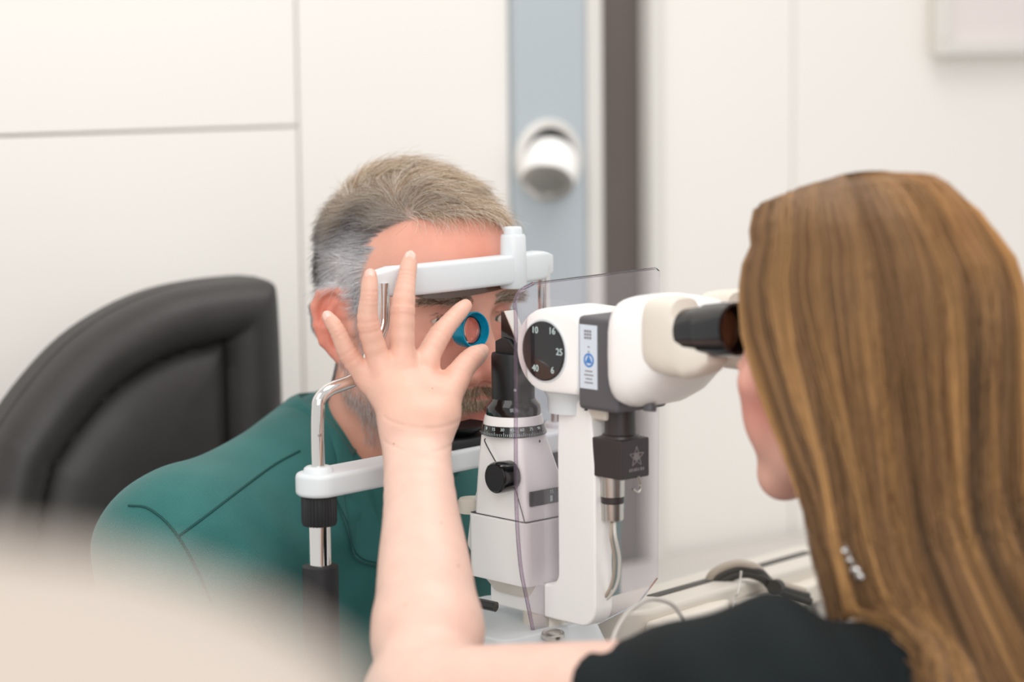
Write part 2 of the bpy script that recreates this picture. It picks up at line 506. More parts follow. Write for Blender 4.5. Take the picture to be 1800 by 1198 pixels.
MB().lathe(c0 + ax*.0372, ax, [(0, .0222), (.002, .0205), (.0022, .014), (.001, .012), (.0012, .001)], 36).build('lamp_lens', M['lamp_glass'], can)
MB().lathe(c0 + ax*.0476, ax, [(0, .0326), (.0014, .0318), (.0014, .0218), (0, .0212)], 44).build('lamp_rim', M['steel'], can)

# ------------------------------------------------------------------ chair behind the man
CA = math.radians(33)
CU = np.array([math.cos(CA), math.sin(CA), 0.]); CN = np.array([math.sin(CA), -math.cos(CA), 0.]); CO = P(250, 760, 2.40)
def chair_pt(px, py):
    r = ray(px, py); t = np.dot(CO-CC, CN)/np.dot(r, CN); q = CC + r*t - CO
    return np.dot(q, CU), q[2]
cpx = [(-70, 1180), (-52, 960), (-20, 800), (4, 750), (60, 672), (125, 602), (200, 550), (280, 514), (360, 496), (438, 488), (462, 490), (473, 503), (478, 560), (483, 680), (487, 860), (490, 1180)]
poly = np.array([chair_pt(*q) for q in cpx])
poly = spline(np.c_[poly, np.zeros(len(poly))], 60)[:, :2]
def poly_d(p2, poly):
    n = len(poly); d = np.full(len(p2), 1e9); s = np.ones(len(p2))
    for i in range(n):
        a = poly[i]; b = poly[(i+1) % n]; e = b-a; w = p2-a
        t = np.clip((w@e)/(e@e), 0, 1); q = w - t[:, None]*e
        d = np.minimum(d, (q**2).sum(1))
        c1 = p2[:, 1] >= a[1]; c2 = p2[:, 1] < b[1]; c3 = e[0]*w[:, 1] > e[1]*w[:, 0]
        s = np.where((c1 & c2 & c3) | (~c1 & ~c2 & ~c3), -s, s)
    return s*np.sqrt(d)
chair = empty('exam_chair', CO - np.array([0, 0, CO[2]]), CA, 'black leather examination chair with a rounded padded backrest behind the man', 'chair')
# local: x along CU, y away from the sitter, z up
def f_back(p):
    d2 = poly_d(p[:, [0, 2]].astype(float) - np.array([0, CO[2]]), poly)
    ins = -d2
    T = np.where(ins < .056, .040*np.sqrt(np.clip(1-((ins-.030)/.032)**2, .0, 1)), .0) 
    T2 = .034*(1-np.exp(-np.clip(ins-.052, 0, 1)/.02))
    T = np.maximum(T, T2)
    front = -p[:, 1] - T
    back = p[:, 1] - .055
    return smax(smax(d2, front*.55, .006), back, .02).astype(np.float32)
lo = (poly[:, 0].min()-.02, -.06, CO[2]+poly[:, 1].min()-.02); hi = (poly[:, 0].max()+.02, .075, CO[2]+poly[:, 1].max()+.02)
V, Q = sdf_mesh(f_back, lo, hi, .004)
mesh_np('backrest', V, Q, M['leather'], chair)
pp = np.array([(poly[i][0], -.002, CO[2]+poly[i][1]) for i in range(2, len(poly)-2)])
cen = np.array([poly[:, 0].mean(), 0, CO[2]+poly[:, 1].mean()-.1])
MB().tube(pp + (cen-pp)*np.array([.012, 0, .012]) + np.array([0, .012, 0]), .0035, 10).build('piping', M['leather'], chair)
MB().box((-.22, -.40, .42), (.16, -.01, .52)).build('seat', M['leather'], chair, bevel=.03)
MB().lathe((-.06, -.13, 0), (0, 0, 1), [(0, .19), (.03, .19), (.05, .06), (.42, .05)], 36).build('pedestal', M['steel'], chair)
MB().box((-.10, .02, .45), (.02, .05, .86)).build('back_bracket', M['black'], chair, bevel=.006)
# ------------------------------------------------------------------ heads (local frame: X = person's right, Y = front, Z = up, origin between the eyes' level and the ears)
def head_fn(male=True, lid=.0036, neck=((0, -.022, -.06), (0, -.068, -.22)), nr=(.057, .064)):
    w = 1.0 if male else .93
    er = np.array([[0, .47, .88], [0, -.88, .47], [0, 0, 0]])
    fl = math.radians(30)
    eu = np.array([math.sin(fl)*.98, -math.cos(fl)*.98, -.17]); eu /= np.linalg.norm(eu)
    ev = np.array([.10, -.16, .98]); ev -= eu*np.dot(ev, eu); ev /= np.linalg.norm(ev)
    ew = np.cross(ev, eu); 
    if ew[0] < 0: ew = -ew
    EB = np.stack([eu, ev, ew], 1).astype(np.float32)   # columns
    EC = np.array([.0755*w, -.010, -.013], np.float32)
    def f(p):
        a = np.abs(p[:, 0]); q = np.stack([a, p[:, 1], p[:, 2]], -1).astype(np.float32)
        d = ell(q, (0, -.010, .036), (.0755*w, .098, .086))
        d = smin(d, ell(q, (0, .026, .034), (.064*w, .066, .060)), .03)
        d = smin(d, ell(q, (0, .034, -.035), (.058*w, .058, .070)), .03)
        # jaw, chin, cheeks, brow
        jw = .058 if male else .05
        d = smin(d, cap(q, (jw, -.002, -.062), (.016, .078, -.101), .017, .017), .022)
        d = smin(d, ell(q, (0, .082, -.100), (.024, .018, .018)), .018)
        d = smin(d, ell(q, (.044*w, .064, -.026), (.024, .021, .018)), .02)
        d = smin(d, ell(q, (.034*w, .072, -.055), (.02, .02, .026)), .02)
        d = smin(d, cap(q, (.010, .0905, .017), (.046*w, .074, .020), .0075 if male else .005, .006), .012)
        # muzzle
        d = smin(d, ell(q, (0, .078, -.070), (.030, .022, .028)), .018)
        # eye socket and lids
        d = smax(d, -ell(q, (.031, .101, .001), (.017, .016, .0105)), .012)
        lidd = np.linalg.norm(q-np.array([.032, .0755, .0], np.float32), axis=1) - .0140
        op = ell(q, (.032, .0905, -.0008), (.0138, .014, lid))
        lidd = smax(lidd, -op, .0015)
        d = smin(d, lidd, .004)
        d = smin(d, ell(q, (.034, .083, -.0135), (.015, .009, .006)), .007)   # bag under the eye
        # nose
        d = smin(d, cap(q, (0, .090, .010), (0, .1135, -.041), .0075, .0105), .010)
        d = smin(d, ell(q, (.0125, .103, -.0475), (.0085, .011, .0075)), .006)
        d = smax(d, -ell(q, (.0065, .109, -.056), (.004, .006, .006)), .003)
        # lips
        d = smin(d, ell(q, (0, .0965, -.0705), (.024, .0085, .0058)), .005)
        d = smin(d, ell(q, (0, .0945, -.0815), (.020, .0088, .0066)), .005)
        d = smax(d, -ell(q, (0, .109, -.0758), (.026, .0105, .0016)), .002)
        # neck
        d = smin(d, cap(p.astype(np.float32), neck[0], neck[1], *nr), .025)
        # ear
        e = (q - EC) @ EB
        c = lambda u, v, ww=0.: (u, v, ww)
        s = 1.0 if male else .92
        e = e/s
        h = chain(e, [c(-.006, .004), c(-.015, .013), c(-.012, .027), c(-.001, .0335), c(.012, .031), c(.0205, .019), c(.0205, .003), c(.016, -.012), c(.008, -.022), c(0, -.029)],
                  [.003, .0034, .0038, .0042, .0044, .0044, .0042, .004, .004, .005], .003)
        pl = ell(e, (.002, .003, -.0035), (.0185, .030, .0042))
        h = smin(h, pl, .004)
        h = smin(h, chain(e, [c(.011, -.016, .001), c(.0115, 0, .0015), c(.006, .014, .0005), c(.0, .021, -.001)], [.003, .0036, .0034, .003], .003), .004)
        h = smin(h, ell(e, (-.002, -.027, -.001), (.009, .0095, .0048)), .005)
        h = smax(h, -ell(e, (-.0035, -.004, .0045), (.0095, .0125, .0085)), .004)
        h = smin(h, ell(e, (-.0145, -.004, .0005), (.005, .007, .0045)), .004)
        h = smin(h, ell(e, (-.010, .0, -.011), (.012, .022, .010)), .006)
        d = smin(d, h*s, .006)
        return d
    return f, EC, EB
def gauss(p, c, r):
    return np.exp(-(((p-np.asarray(c))/np.asarray(r))**2).sum(-1))
def mixc(col, c, w):
    return col*(1-w[:, None]) + np.array(lin(c))[None]*w[:, None]
def to_world(V, R, o): return V @ R.T + o
def eyes(parent, R, o, iris, gaze, sides=(1, -1)):
    for sx in sides:
        c = np.array([.032*sx, .0755, 0.])
        gz = np.array(gaze, float); gz /= np.linalg.norm(gz)
        rs = .0125
        th = np.linspace(math.pi, .0, 30)
        W3 = lambda q: to_world(np.asarray(q)[None], R, o)[0]
        ball = MB().lathe(W3(c), R @ gz, [(rs*math.cos(t), max(rs*math.sin(t), 1e-5)) for t in th], 32, cap=False).build('eyeball', M['eye_white'], parent)
        ir = .0060; h = math.sqrt(rs**2-ir**2)
        MB().lathe(W3(c), R @ gz, [(h+.00015, ir), (h+.0008, ir*.8), (h+.0011, .0026)], 32, cap=False).build('iris', iris, ball)
        MB().lathe(W3(c), R @ gz, [(h+.00105, .0027), (h+.00125, .0015), (h+.0013, 1e-5)], 24, cap=False).build('pupil', M['gloss_black'], ball)
M['eye_white'] = mat('eye_white', (206, 188, 178), .15, coat=.5)
M['iris_grey'] = mat('iris_grey', (86, 92, 84), .15, noise=.3, scale=900, coat=.8)

# ------------------------------------------------------------------ the man
MR = rot_z(math.radians(217.8)) @ rot_x(math.radians(-1.0)) @ rot_y(math.radians(-2.0)); MO = np.array([-.086, 2.144, 1.186])
man = empty('person', (-.12, 2.25, 0), 0, 'grey-haired bearded man in a teal shirt leaning into the chin rest', 'person')
fm, EC, EB = head_fn(True)
V, Q = sdf_mesh(fm, (-.115, -.17, -.25), (.115, .14, .14), .0016)
col = np.tile(np.array(lin((222, 166, 146))), (len(V), 1))
nz = (vnoise(V[:, 0]*60+3, 1)+vnoise(V[:, 2]*55+9, 2)+vnoise(V[:, 1]*50, 3))*.12
ab = V.copy(); ab[:, 0] = np.abs(ab[:, 0])
col = mixc(col, (214, 112, 92), np.clip(gauss(ab, (.040, .07, -.03), (.03, .04, .025))*.55 + gauss(ab, (0, .115, -.045), (.018, .02, .02))*.55 + gauss(ab, (0, .09, .06), (.07, .05, .035))*.35 + nz*.5, 0, .9))
eard = np.linalg.norm((ab-(EC+np.array([.006, -.006, 0])))/np.array([.02, .03, .036]), axis=1)
col = mixc(col, (220, 116, 96), np.clip(1.5-eard, 0, 1)*np.clip((ab[:, 0]-.070)/.006, 0, 1)*.65)
col = mixc(col, (186, 82, 72), np.clip(gauss(ab, (0, .102, -.072), (.023, .016, .0052))+gauss(ab, (0, .1, -.082), (.020, .016, .0066)), 0, 1)*.75)
col = mixc(col, (176, 108, 92), gauss(ab, (.033, .088, -.012), (.017, .02, .008))*.5+gauss(ab, (.031, .09, .010), (.017, .02, .005))*.4)
col = mixc(col, (216, 148, 122), np.clip((-.085-V[:, 2])/.04, 0, 1)*.5)
# ---- hair region
def hairline(p):
    z = p[:, 2]; ax_ = np.abs(p[:, 0])
    yl = np.interp(z, [-.10, -.07, -.045, -.03, -.005, .02, .04, .055, .07, .085, .10, .14],
                   [-.06, -.045, -.035, .012, .024, .022, .026, .032, .046, .064, .085, .2])
    return yl + .006*np.cos(ax_*60) - np.clip((ax_-.03)*.35, 0, .012)*(z > .06)
def hair_w(p):
    e = (np.stack([np.abs(p[:, 0]), p[:, 1], p[:, 2]], -1)-EC) @ EB
    ear = (np.abs(e[:, 0]) < .022) & (np.abs(e[:, 1]) < .034) & (e[:, 2] > -.012)
    return np.where(ear, 0, np.clip((hairline(p)-p[:, 1])/.01+.5, 0, 1)*(p[:, 2] > -.085))
hw = hair_w(V)
tz = np.clip((V[:, 2]-.06)/.04, 0, 1)
col = mixc(col, (160, 138, 118), hw*.8*tz); col = mixc(col, (118, 112, 110), hw*.85*(1-tz)); col = mixc(col, (200, 192, 190), hw*.7*(1-tz)*np.clip((V[:, 1]+.04)/.03, 0, 1))
beard = lambda p: np.clip(np.exp(-(((p[:, 2]+.098)/.030)**2))*np.clip((p[:, 1]-.0)/.02, 0, 1) + np.clip((p[:, 1]+.01)/.01, 0, 1)*np.clip((.03-p[:, 1])/.015, 0, 1)*np.clip((.0-p[:, 2])/.02, 0, 1)*(p[:, 2] > -.11), 0, 1)
body = mesh_np('body', to_world(V, MR, MO), Q, M['skin'], man, col)
eyes(man, MR, MO, M['iris_grey'], (.16, 1, -.12))

def tri_sample(V, Q, w, n):
    """random surface points weighted by w per vertex; returns points, normals"""
    A, B, C, D = V[Q[:, 0]], V[Q[:, 1]], V[Q[:, 2]], V[Q[:, 3]]
    nn = np.cross(C-A, D-B); ar = np.linalg.norm(nn, axis=1)*.5
    wt = ar*w[Q].mean(1); i = RNG.choice(len(Q), n, p=wt/wt.sum())
    u, v = RNG.uniform(size=(2, n, 1))
    pt = (A[i]*(1-u)+B[i]*u)*(1-v) + (D[i]*(1-u)+C[i]*u)*v
    nm = nn[i]/np.linalg.norm(nn[i], axis=1, keepdims=True)
    return pt, nm
def nrm(a): return a/(np.linalg.norm(a, axis=-1, keepdims=True)+1e-12)
def orient(f, pt, nm):
    s = np.sign(f((pt+nm*.002).astype(np.float32))-f((pt-nm*.002).astype(np.float32)))
    return nm*np.where(s == 0, 1, s)[:, None]
def grow(pt, d0, d1, L, S, curl=.15, wob=.15):
    """strands from pt: direction turns from d0 to d1"""
    n = len(pt); P_ = np.zeros((n, S, 3)); P_[:, 0] = pt
    r = RNG.normal(size=(n, 3))*wob
    for k in range(1, S):
        t = (k-.5)/(S-1)
        d = nrm(d0*(1-t)+d1*t + r*t)
        P_[:, k] = P_[:, k-1] + d*(L/(S-1))[:, None]
    return P_
hv = (hw > .3)*1.0*(1+.5*(V[:, 2] > .07)+.9*np.exp(-((V[:, 2]-.075)/.022)**2))
pt, nm = tri_sample(V, Q, hv, 30000); nm = orient(fm, pt, nm)
z = pt[:, 2]; x = pt[:, 0]; y = pt[:, 1]
cl = np.stack([vnoise(x*90+y*70, 21), vnoise(y*85-x*60+z*30, 22), vnoise(z*90+x*50, 23)], -1)
top = np.clip((z-.062+.02*vnoise(y*40, 44))/.05, 0, 1)[:, None]
comb_top = np.array([-.80, .50, .15]); comb_side = np.array([.0, -.55, -.80])
mid = np.exp(-((top-.35)/.3)**2); mid2 = np.clip((z+.005)/.04, 0, 1)[:, None]*(1-top)
comb = nrm(comb_top*top + comb_side*(1-top)*(1-mid2) + np.array([-.15, -.9, -.2])*mid2 + cl*.28)
comb = nrm(comb - nm*(comb*nm).sum(1)[:, None])
d0 = nrm(nm*(.28+.60*top)*np.where((z < -.03) | ((z < .01) & (y < -.02)), .2, 1.)[:, None] + comb*.8 + cl*.25)
d1 = nrm(comb - nm*(.10+.25*top) + np.array([0, 0, -.10]) + cl*.5)
L = (.017 + .019*top[:, 0])*RNG.uniform(.6, 1.2, len(pt))*np.where((z < -.03) | ((z < .01) & (y < -.02)), .45, 1.)
front = np.clip((y-.055)/.02, 0, 1)*top[:, 0]
d0 = nrm(d0 + nm*.15*front[:, None]); d1 = nrm(d1 + front[:, None]*np.array([-.1, .35, -.75]))
G = grow(pt, d0, d1, L, 5, wob=.22)
dd = fm(G.reshape(-1, 3).astype(np.float32)).reshape(len(pt), 5)
G += nm[:, None]*np.clip(.0012-dd, 0, .01)[..., None]*np.linspace(0, 1, 5)[None, :, None]
r = RNG.uniform(size=len(pt))
sandy = np.array([lin((200, 174, 144)), lin((222, 204, 180)), lin((240, 230, 216)), lin((152, 126, 104))])
greyd = np.array([lin((92, 88, 88)), lin((128, 124, 124)), lin((70, 66, 66)), lin((168, 164, 166))])
white = np.array([lin((240, 238, 242)), lin((250, 250, 252)), lin((214, 212, 216)), lin((230, 228, 232))])
k = RNG.integers(0, 4, len(pt))
wside = np.clip(1-top[:, 0]*1.2, 0, 1)
wwhite = np.clip((y+.052)/.04, 0, 1)*wside*np.clip((.075-z)/.03, 0, 1)
hc = sandy[k]*(1-wside[:, None]) + (greyd[k]*(1-wwhite[:, None]) + white[k]*wwhite[:, None])*wside[:, None]
hair = strands('hair', to_world(G.reshape(-1, 3), MR, MO).reshape(G.shape), RNG.uniform(.00013, .00022, len(pt)), hc, M['hair'], man)
hair['kind'] = 'stuff'
# thin wisps falling over the forehead
wv = ((np.abs(V[:, 0]) < .06) & (V[:, 2] > .068) & (V[:, 1] > .05) & (hw > .4))*1.0
pt, nm = tri_sample(V, Q, wv, 420); nm = orient(fm, pt, nm)
G = grow(pt, nrm(nm*.5 + np.array([-.2, .6, -.2])), nrm(np.array([-.25, .25, -1.]) + RNG.normal(size=(420, 3))*.35), RNG.uniform(.016, .040, 420), 6, wob=.25)
dd = fm(G.reshape(-1, 3).astype(np.float32)).reshape(420, 6)
G += nm[:, None]*np.clip(.001-dd, 0, .02)[..., None]
wisp = strands('hair_wisps', to_world(G.reshape(-1, 3), MR, MO).reshape(G.shape), np.full(420, .00017), sandy[RNG.integers(0, 4, 420)], M['hair'], man)
wisp['kind'] = 'stuff'
# ---- beard, moustache, brows
def patch(wfun, n, L, comb, lift, cols, name, rad=.00013, wob=.3, Lr=(.6, 1.2)):
    w = wfun(V)
    pt, nm = tri_sample(V, Q, w, n); nm = orient(fm, pt, nm)
    c = np.asarray(comb(pt)) if callable(comb) else np.tile(np.asarray(comb, float), (n, 1))
    d0 = nrm(nm*lift + c); d1 = nrm(nm*lift*.3 + c + RNG.normal(size=(n, 3))*.2)
    G = grow(pt, d0, d1, L*RNG.uniform(*Lr, n), 4, wob=wob)
    cc = np.array([lin(q) for q in cols])[RNG.integers(0, len(cols), n)]
    o = strands(name, to_world(G.reshape(-1, 3), MR, MO).reshape(G.shape), np.full(n, rad), cc, M['hair'], man)
    o['kind'] = 'stuff'
mous = lambda p: ((np.abs(p[:, 0]) < .030) & (p[:, 1] > .082) & (p[:, 2] > -.070-.25*np.clip(np.abs(p[:, 0])-.012, 0, 1)) & (p[:, 2] < -.0565-.12*np.abs(p[:, 0])))*1.0
patch(mous, 3200, .011, lambda p: np.stack([np.sign(p[:, 0])*.35, np.full(len(p), .1), np.full(len(p), -1.)], -1), .35, [(150, 128, 104), (206, 186, 158), (232, 220, 200), (120, 100, 84)], 'moustache', wob=.45)
goat = lambda p: ((np.abs(p[:, 0]) < .034) & (p[:, 1] > .062) & (p[:, 2] < -.088) & (p[:, 2] > -.125))*1.0
patch(goat, 3600, .010, (0, .12, -1), .5, [(206, 180, 156), (236, 224, 210), (160, 132, 110), (246, 240, 232)], 'beard')
jawm = lambda p: ((p[:, 1] > -.004) & (p[:, 1] < .075) & (np.abs(p[:, 0]) > .02) & (p[:, 2] < -.035-.45*np.clip(p[:, 1]-.028, 0, 1)) & (p[:, 2] > -.118) & ((np.abs(p[:, 0]) < .082)))*1.0
patch(jawm, 6000, .0075, lambda p: np.stack([np.zeros(len(p)), np.full(len(p), .25), np.full(len(p), -1.)], -1), .45, [(214, 206, 204), (236, 232, 230), (184, 170, 164)], 'beard')
sideb = lambda p: ((p[:, 1] > .010) & (p[:, 1] < .034) & (p[:, 2] < .03) & (p[:, 2] > -.05) & (np.abs(p[:, 0]) > .05))*1.0
patch(sideb, 1500, .012, (0, -.25, -1), .4, [(226, 224, 226), (206, 202, 204), (180, 176, 178)], 'sideburn')
brow = lambda p: ((np.abs(p[:, 0]) > .012) & (np.abs(p[:, 0]) < .052) & (p[:, 1] > .05) & (np.abs(p[:, 2]-.0175-.10*np.clip(np.abs(p[:, 0])-.012, 0, .022)+.25*np.clip(np.abs(p[:, 0])-.04, 0, 1)) < .0042))*1.0
patch(brow, 1300, .012, lambda p: np.stack([np.sign(p[:, 0])*1.0, np.full(len(p), .15), np.where(np.abs(p[:, 0]) < .022, .5, .05)], -1), .35, [(120, 98, 82), (186, 162, 140), (226, 210, 194), (100, 80, 68)], 'eyebrow', .0002)
lash = lambda p: ((np.abs(np.abs(p[:, 0])-.032) < .0125) & (np.abs(p[:, 2]-.0042+.00001) < .0014) & (p[:, 1] > .08))*1.0
patch(lash, 160, .006, (0, 1, .1), .1, [(70, 56, 50)], 'eyelash', .0001)

# ---- shirt
JR = P(314, 985, 2.07); JL = np.array([.035, 2.335, JR[2]-.004]); NB = P(690, 842, 2.20)
ELB = P(262, 1330, 1.98); CH = P(610, 1120, 2.24)
def f_shirt(p):
    p = p.astype(np.float32)
    d = ell(p, CH + np.array([0.0, .01, -.05]), (.185, .125, .27), rot_z(math.radians(38)))
    d = smin(d, cap(p, NB + np.array([-.004, .02, -.045]), JR + np.array([.02, 0, .005]), .062, .062), .05)
    d = smin(d, cap(p, NB + np.array([-.004, .02, -.045]), JL, .062, .060), .05)
    d = smin(d, cap(p, JR, ELB, .063, .055), .05)
    d = smin(d, cap(p, JL, JL + np.array([.04, -.06, -.30]), .06, .05), .05)
    d = smin(d, cap(p, P(608, 780, 2.225), P(300, 968, 2.075), .053, .059), .03)
    d = smin(d, ell(p, NB + np.array([-.03, .05, -.07]), (.10, .07, .09), rot_z(math.radians(38))), .05)
    # folds running from the neck and the armpit
    a = (p-NB.astype(np.float32))
    d = d + .0022*np.sin(a[:, 0]*95 + a[:, 2]*38 + 1.4*np.sin(a[:, 2]*21))*np.clip(-a[:, 2]*6-.55, 0, 1)
    d = d + .0012*np.sin(a[:, 0]*60 - a[:, 2]*85 + 1.1*np.sin(a[:, 0]*33))
    for (x0, z0, sl_, w_, am, ln) in FOLDS:
        u_ = (p[:, 0]-x0)*math.cos(sl_) + (p[:, 2]-z0)*math.sin(sl_); v_ = -(p[:, 0]-x0)*math.sin(sl_) + (p[:, 2]-z0)*math.cos(sl_)
        d = d - am*np.exp(-(v_/w_)**2)*np.exp(-(u_/ln)**2)*(p[:, 1] < 2.24)
    return d
FOLDS = []
for (pa, pb, w_, am) in (((420, 905), (500, 1010), .009, .0035), ((470, 880), (530, 960), .008, .003), ((350, 950), (410, 1080), .010, .004), ((560, 900), (640, 990), .009, .003), ((290, 960), (330, 1060), .008, .003), ((600, 890), (665, 930), .007, .0025), ((330, 850), (430, 800), .012, .0022), ((430, 780), (500, 740), .010, .002)):
    qa, qb = P(*pa, 2.08), P(*pb, 2.08); mm = (qa+qb)/2; dd_ = qb-qa
    FOLDS.append((mm[0], mm[2], math.atan2(dd_[2], dd_[0]), w_, am, np.hypot(dd_[0], dd_[2])*.55))
V2, Q2 = sdf_mesh(f_shirt, (-.46, 1.82, .80), (.17, 2.56, 1.18), .0035)
shirt = mesh_np('shirt', V2, Q2, M['shirt'], man)
def seam(pxs, n=40, r=.0011, name='seam', off=.0):
    pts = []
    for q in spline([(a, b, 0) for a, b in pxs], n):
        p, nn = raymarch(f_shirt, q[0], q[1]); pts.append(p+nn*off)
    MB().tube(np.array(pts), r, 6).build(name, M['seam'], shirt)
seam([(527, 792), (480, 818), (420, 862), (360, 908), (311, 944)], r=.0012)
seam([(226, 888), (258, 892), (290, 915), (318, 950), (346, 1000), (372, 1060)], r=.0012)
# collar: folded band round the neck
Rn = rot_z(math.radians(217.8)); nc = NB + Rn @ np.array([0, -.008, .012])
rings_o = []
ph = np.linspace(math.radians(-158), math.radians(158), 60)     # 180 deg = the open front
top_, fold_, bot_ = [], [], []
out = []
for t in ph:
    dirv = Rn @ np.array([math.sin(t), -math.cos(t), 0.])         # 0 = back of the neck
    fr = (1-math.cos(t))/2
    up = np.array([0, 0, 1.])
    tilt = .010 - .055*fr                                       # the collar drops to the front
    r_in = .062 + .004*math.cos(t); c = nc + up*tilt
    drop = .046 + .018*max(0, fr-.5)*2
    prof = [(r_in-.002, -.024), (r_in-.001, .006), (r_in, .024), (r_in+.003, .029), (r_in+.007, .026), (r_in+.020, .026-drop*.5), (r_in+.036, .026-drop), (r_in+.0345, .023-drop), (r_in+.017, .02-drop*.5)]
    out.append([c + dirv*a + up*b for a, b in prof])
out = np.array(out)
fl = out.reshape(-1, 3)
outer = np.tile(np.array([0, 0, 0, 1, 1, 1, 1, 0, 0]), len(out)) > 0
for it in range(4):
    dv, gv_ = grad(f_shirt, fl.astype(np.float32), .002)
    gl_ = gv_/np.maximum(np.linalg.norm(gv_, axis=1, keepdims=True), 1e-6)
    fl = fl + gl_*(np.clip(np.where(outer, .0045, .0015)-dv, 0, .02))[:, None]
out = fl.reshape(out.shape)
MB().loft(out, cap=True).build('collar', M['shirt'], man)
ed_ = out[:, 6]*.94 + out[:, 5]*.06
MB().tube(ed_ + nrm(ed_-nc)*.0008, .0007, 5).build('collar_stitching', M['seam'], man)
# ------------------------------------------------------------------ chin and forehead rest
RA = math.atan2(.743, .669); RU = np.array([math.cos(RA), math.sin(RA), 0.]); RN = np.array([math.sin(RA), -math.cos(RA), 0.])
RC = np.array([-.040, 2.025, 0.])
def on_rest(px, py, off=0.):
    """point of the rest's plane (off metres towards the examiner) behind a pixel: (u, z)"""
    r = ray(px, py); t = np.dot(RC + RN*off - CC, RN)/np.dot(r, RN); q = CC + r*t
    return np.dot(q-RC, RU), q[2]
rest = empty('head_rest', RC, RA, 'white chin and forehead rest with chrome posts in front of the man', 'head rest')
# local: x along the bar, y away from the examiner, z up
uL, zb = on_rest(662, 498); uR, _ = on_rest(972, 458); _, zt = on_rest(700, 474); 
zc = zb; hh = .0125
bar = []
for t in np.linspace(0, 1, 25):
    u = uL + (uR-uL)*t
    cv = .016*(abs(2*t-1)**3)                               # ends curve back to the posts
    e = 1 - .35*max(0, abs(2*t-1)-.86)/.14
    h2 = hh*(1+.0*t)*e; th = .009*e
    y0 = -.004+cv*.6
    ring = []
    for k in range(20):
        a = 2*math.pi*k/20; cx, sx = math.cos(a), math.sin(a)
        ring.append((u, y0 + th*math.copysign(abs(cx)**.28, cx), zc + h2*math.copysign(abs(sx)**.28, sx)))
    bar.append(ring)
MB().loft(bar).build('forehead_bar', M['cool_plastic'], rest)
uK, _ = on_rest(896, 450)
MB().lathe((uK, -.004, zc-.0165), (0, 0, 1), [(0, .0108), (.002, .0118), (.044, .0108), (.046, .0098), (.046, .0080), (.0515, .0078), (.0525, .007)], 36).build('height_knob', M['cool_plastic'], rest)
# translucent brown forehead strap, a thin bent strip hanging under the bar
st = []
u0, _ = on_rest(728, 515); u1, _ = on_rest(921, 490)
for t in np.linspace(0, 1, 25):
    u = u0+(u1-u0)*t; s_ = math.sin(math.pi*min(1, t*.98+.01))**.7
    y = .003 + .010*math.sin(math.pi*t)
    zt_ = zc-.008; zl = zc-.0125-.0085*s_
    st.append([(u, y-.0012, zt_), (u, y+.0012, zt_), (u, y+.0016, zl), (u, y-.0026, zl)])
MB().loft(st).build('forehead_strap', M['amber'], rest)
# chin bar
uA, zA = on_rest(560, 847); uB, zB = on_rest(975, 752); zm = zA
cb = []
def stadium(u0, u1, w, n=10):
    o = []
    for k in range(n+1):
        a = math.pi/2 + math.pi*k/n; o.append((u0 + w*math.cos(a), w*math.sin(a)))
    for k in range(n+1):
        a = -math.pi/2 + math.pi*k/n; o.append((u1 + w*math.cos(a), w*math.sin(a)))
    return o
uB = .118
MB().prism(stadium(uA, uB, .0185), (0, .0, zm-.0105), (1, 0, 0), (0, 1, 0), (0, 0, 1), .019).build('chin_bar', M['cool_plastic'], rest, bevel=.004)
for u in (uA, uB):
    MB().lathe((u, 0, zm+.0075), (0, 0, 1), [(0, .0125), (.004, .0115), (.0055, .0095), (.0055, .0062)], 32).build('socket_ring', M['cool_plastic'], rest)
# chrome posts: bent below, straight to the forehead bar
def loc(px, py, off=0.):
    u, z = on_rest(px, py, off); return (u, -off, z)
uPL, _ = on_rest(674, 560); uPR, _ = on_rest(956, 500)
zl1 = loc(551, 735)[2]
pl = [(uA, 0, zm+.004), (uA, 0, zl1-.012), (uA+.001, 0, zl1+.006), loc(562, 702), loc(580, 684), loc(634, 659)]
end = np.array(loc(634, 659)); 
pl += [(uPL-.012, 0, end[2]+.022), (uPL-.002, 0, end[2]+.036), (uPL, 0, end[2]+.052), (uPL, 0, zc)]
pl = spline(pl, 90)
MB().tube(pl, .0054, 20).build('post', M['chrome'], rest)
q = pl[8]
for px, py in ((554, 763),):
    c = np.array(loc(px, py)) + np.array([0, -.0054, 0])
    MB().lathe(c, (0, -1, 0), [(-.001, .0016), (.0004, .0014), (.0006, .0004)], 14).build('set_screw', M['steel'], rest)
dz = uB-uPR
pr = spline([(uB, 0, zm+.004), (uB, 0, zl1-.012), (uB-.001, 0, zl1+.006), (uB-.006, 0, zl1+.018), (uB-dz*.55, 0, zl1+.032), (uPR+.002, 0, zl1+.050), (uPR, 0, zl1+.066), (uPR, 0, zc)], 80)
MB().tube(pr, .0054, 20).build('post', M['chrome'], rest)
# chin cup
uC, _ = on_rest(812, 800)
cupv = []
MB().box((uC-.030, -.016, zm+.0085), (uC+.030, .020, zm+.016)).build('chin_tray', M['rubber'], rest, bevel=.003)
MB().lathe((uC, .012, zm+.016), (0, 0, 1), [(0, .020), (.003, .024), (.0075, .030), (.009, .0305), (.0085, .0285), (.0045, .018), (.003, .002)], 36).build('chin_cup', M['black'], rest)
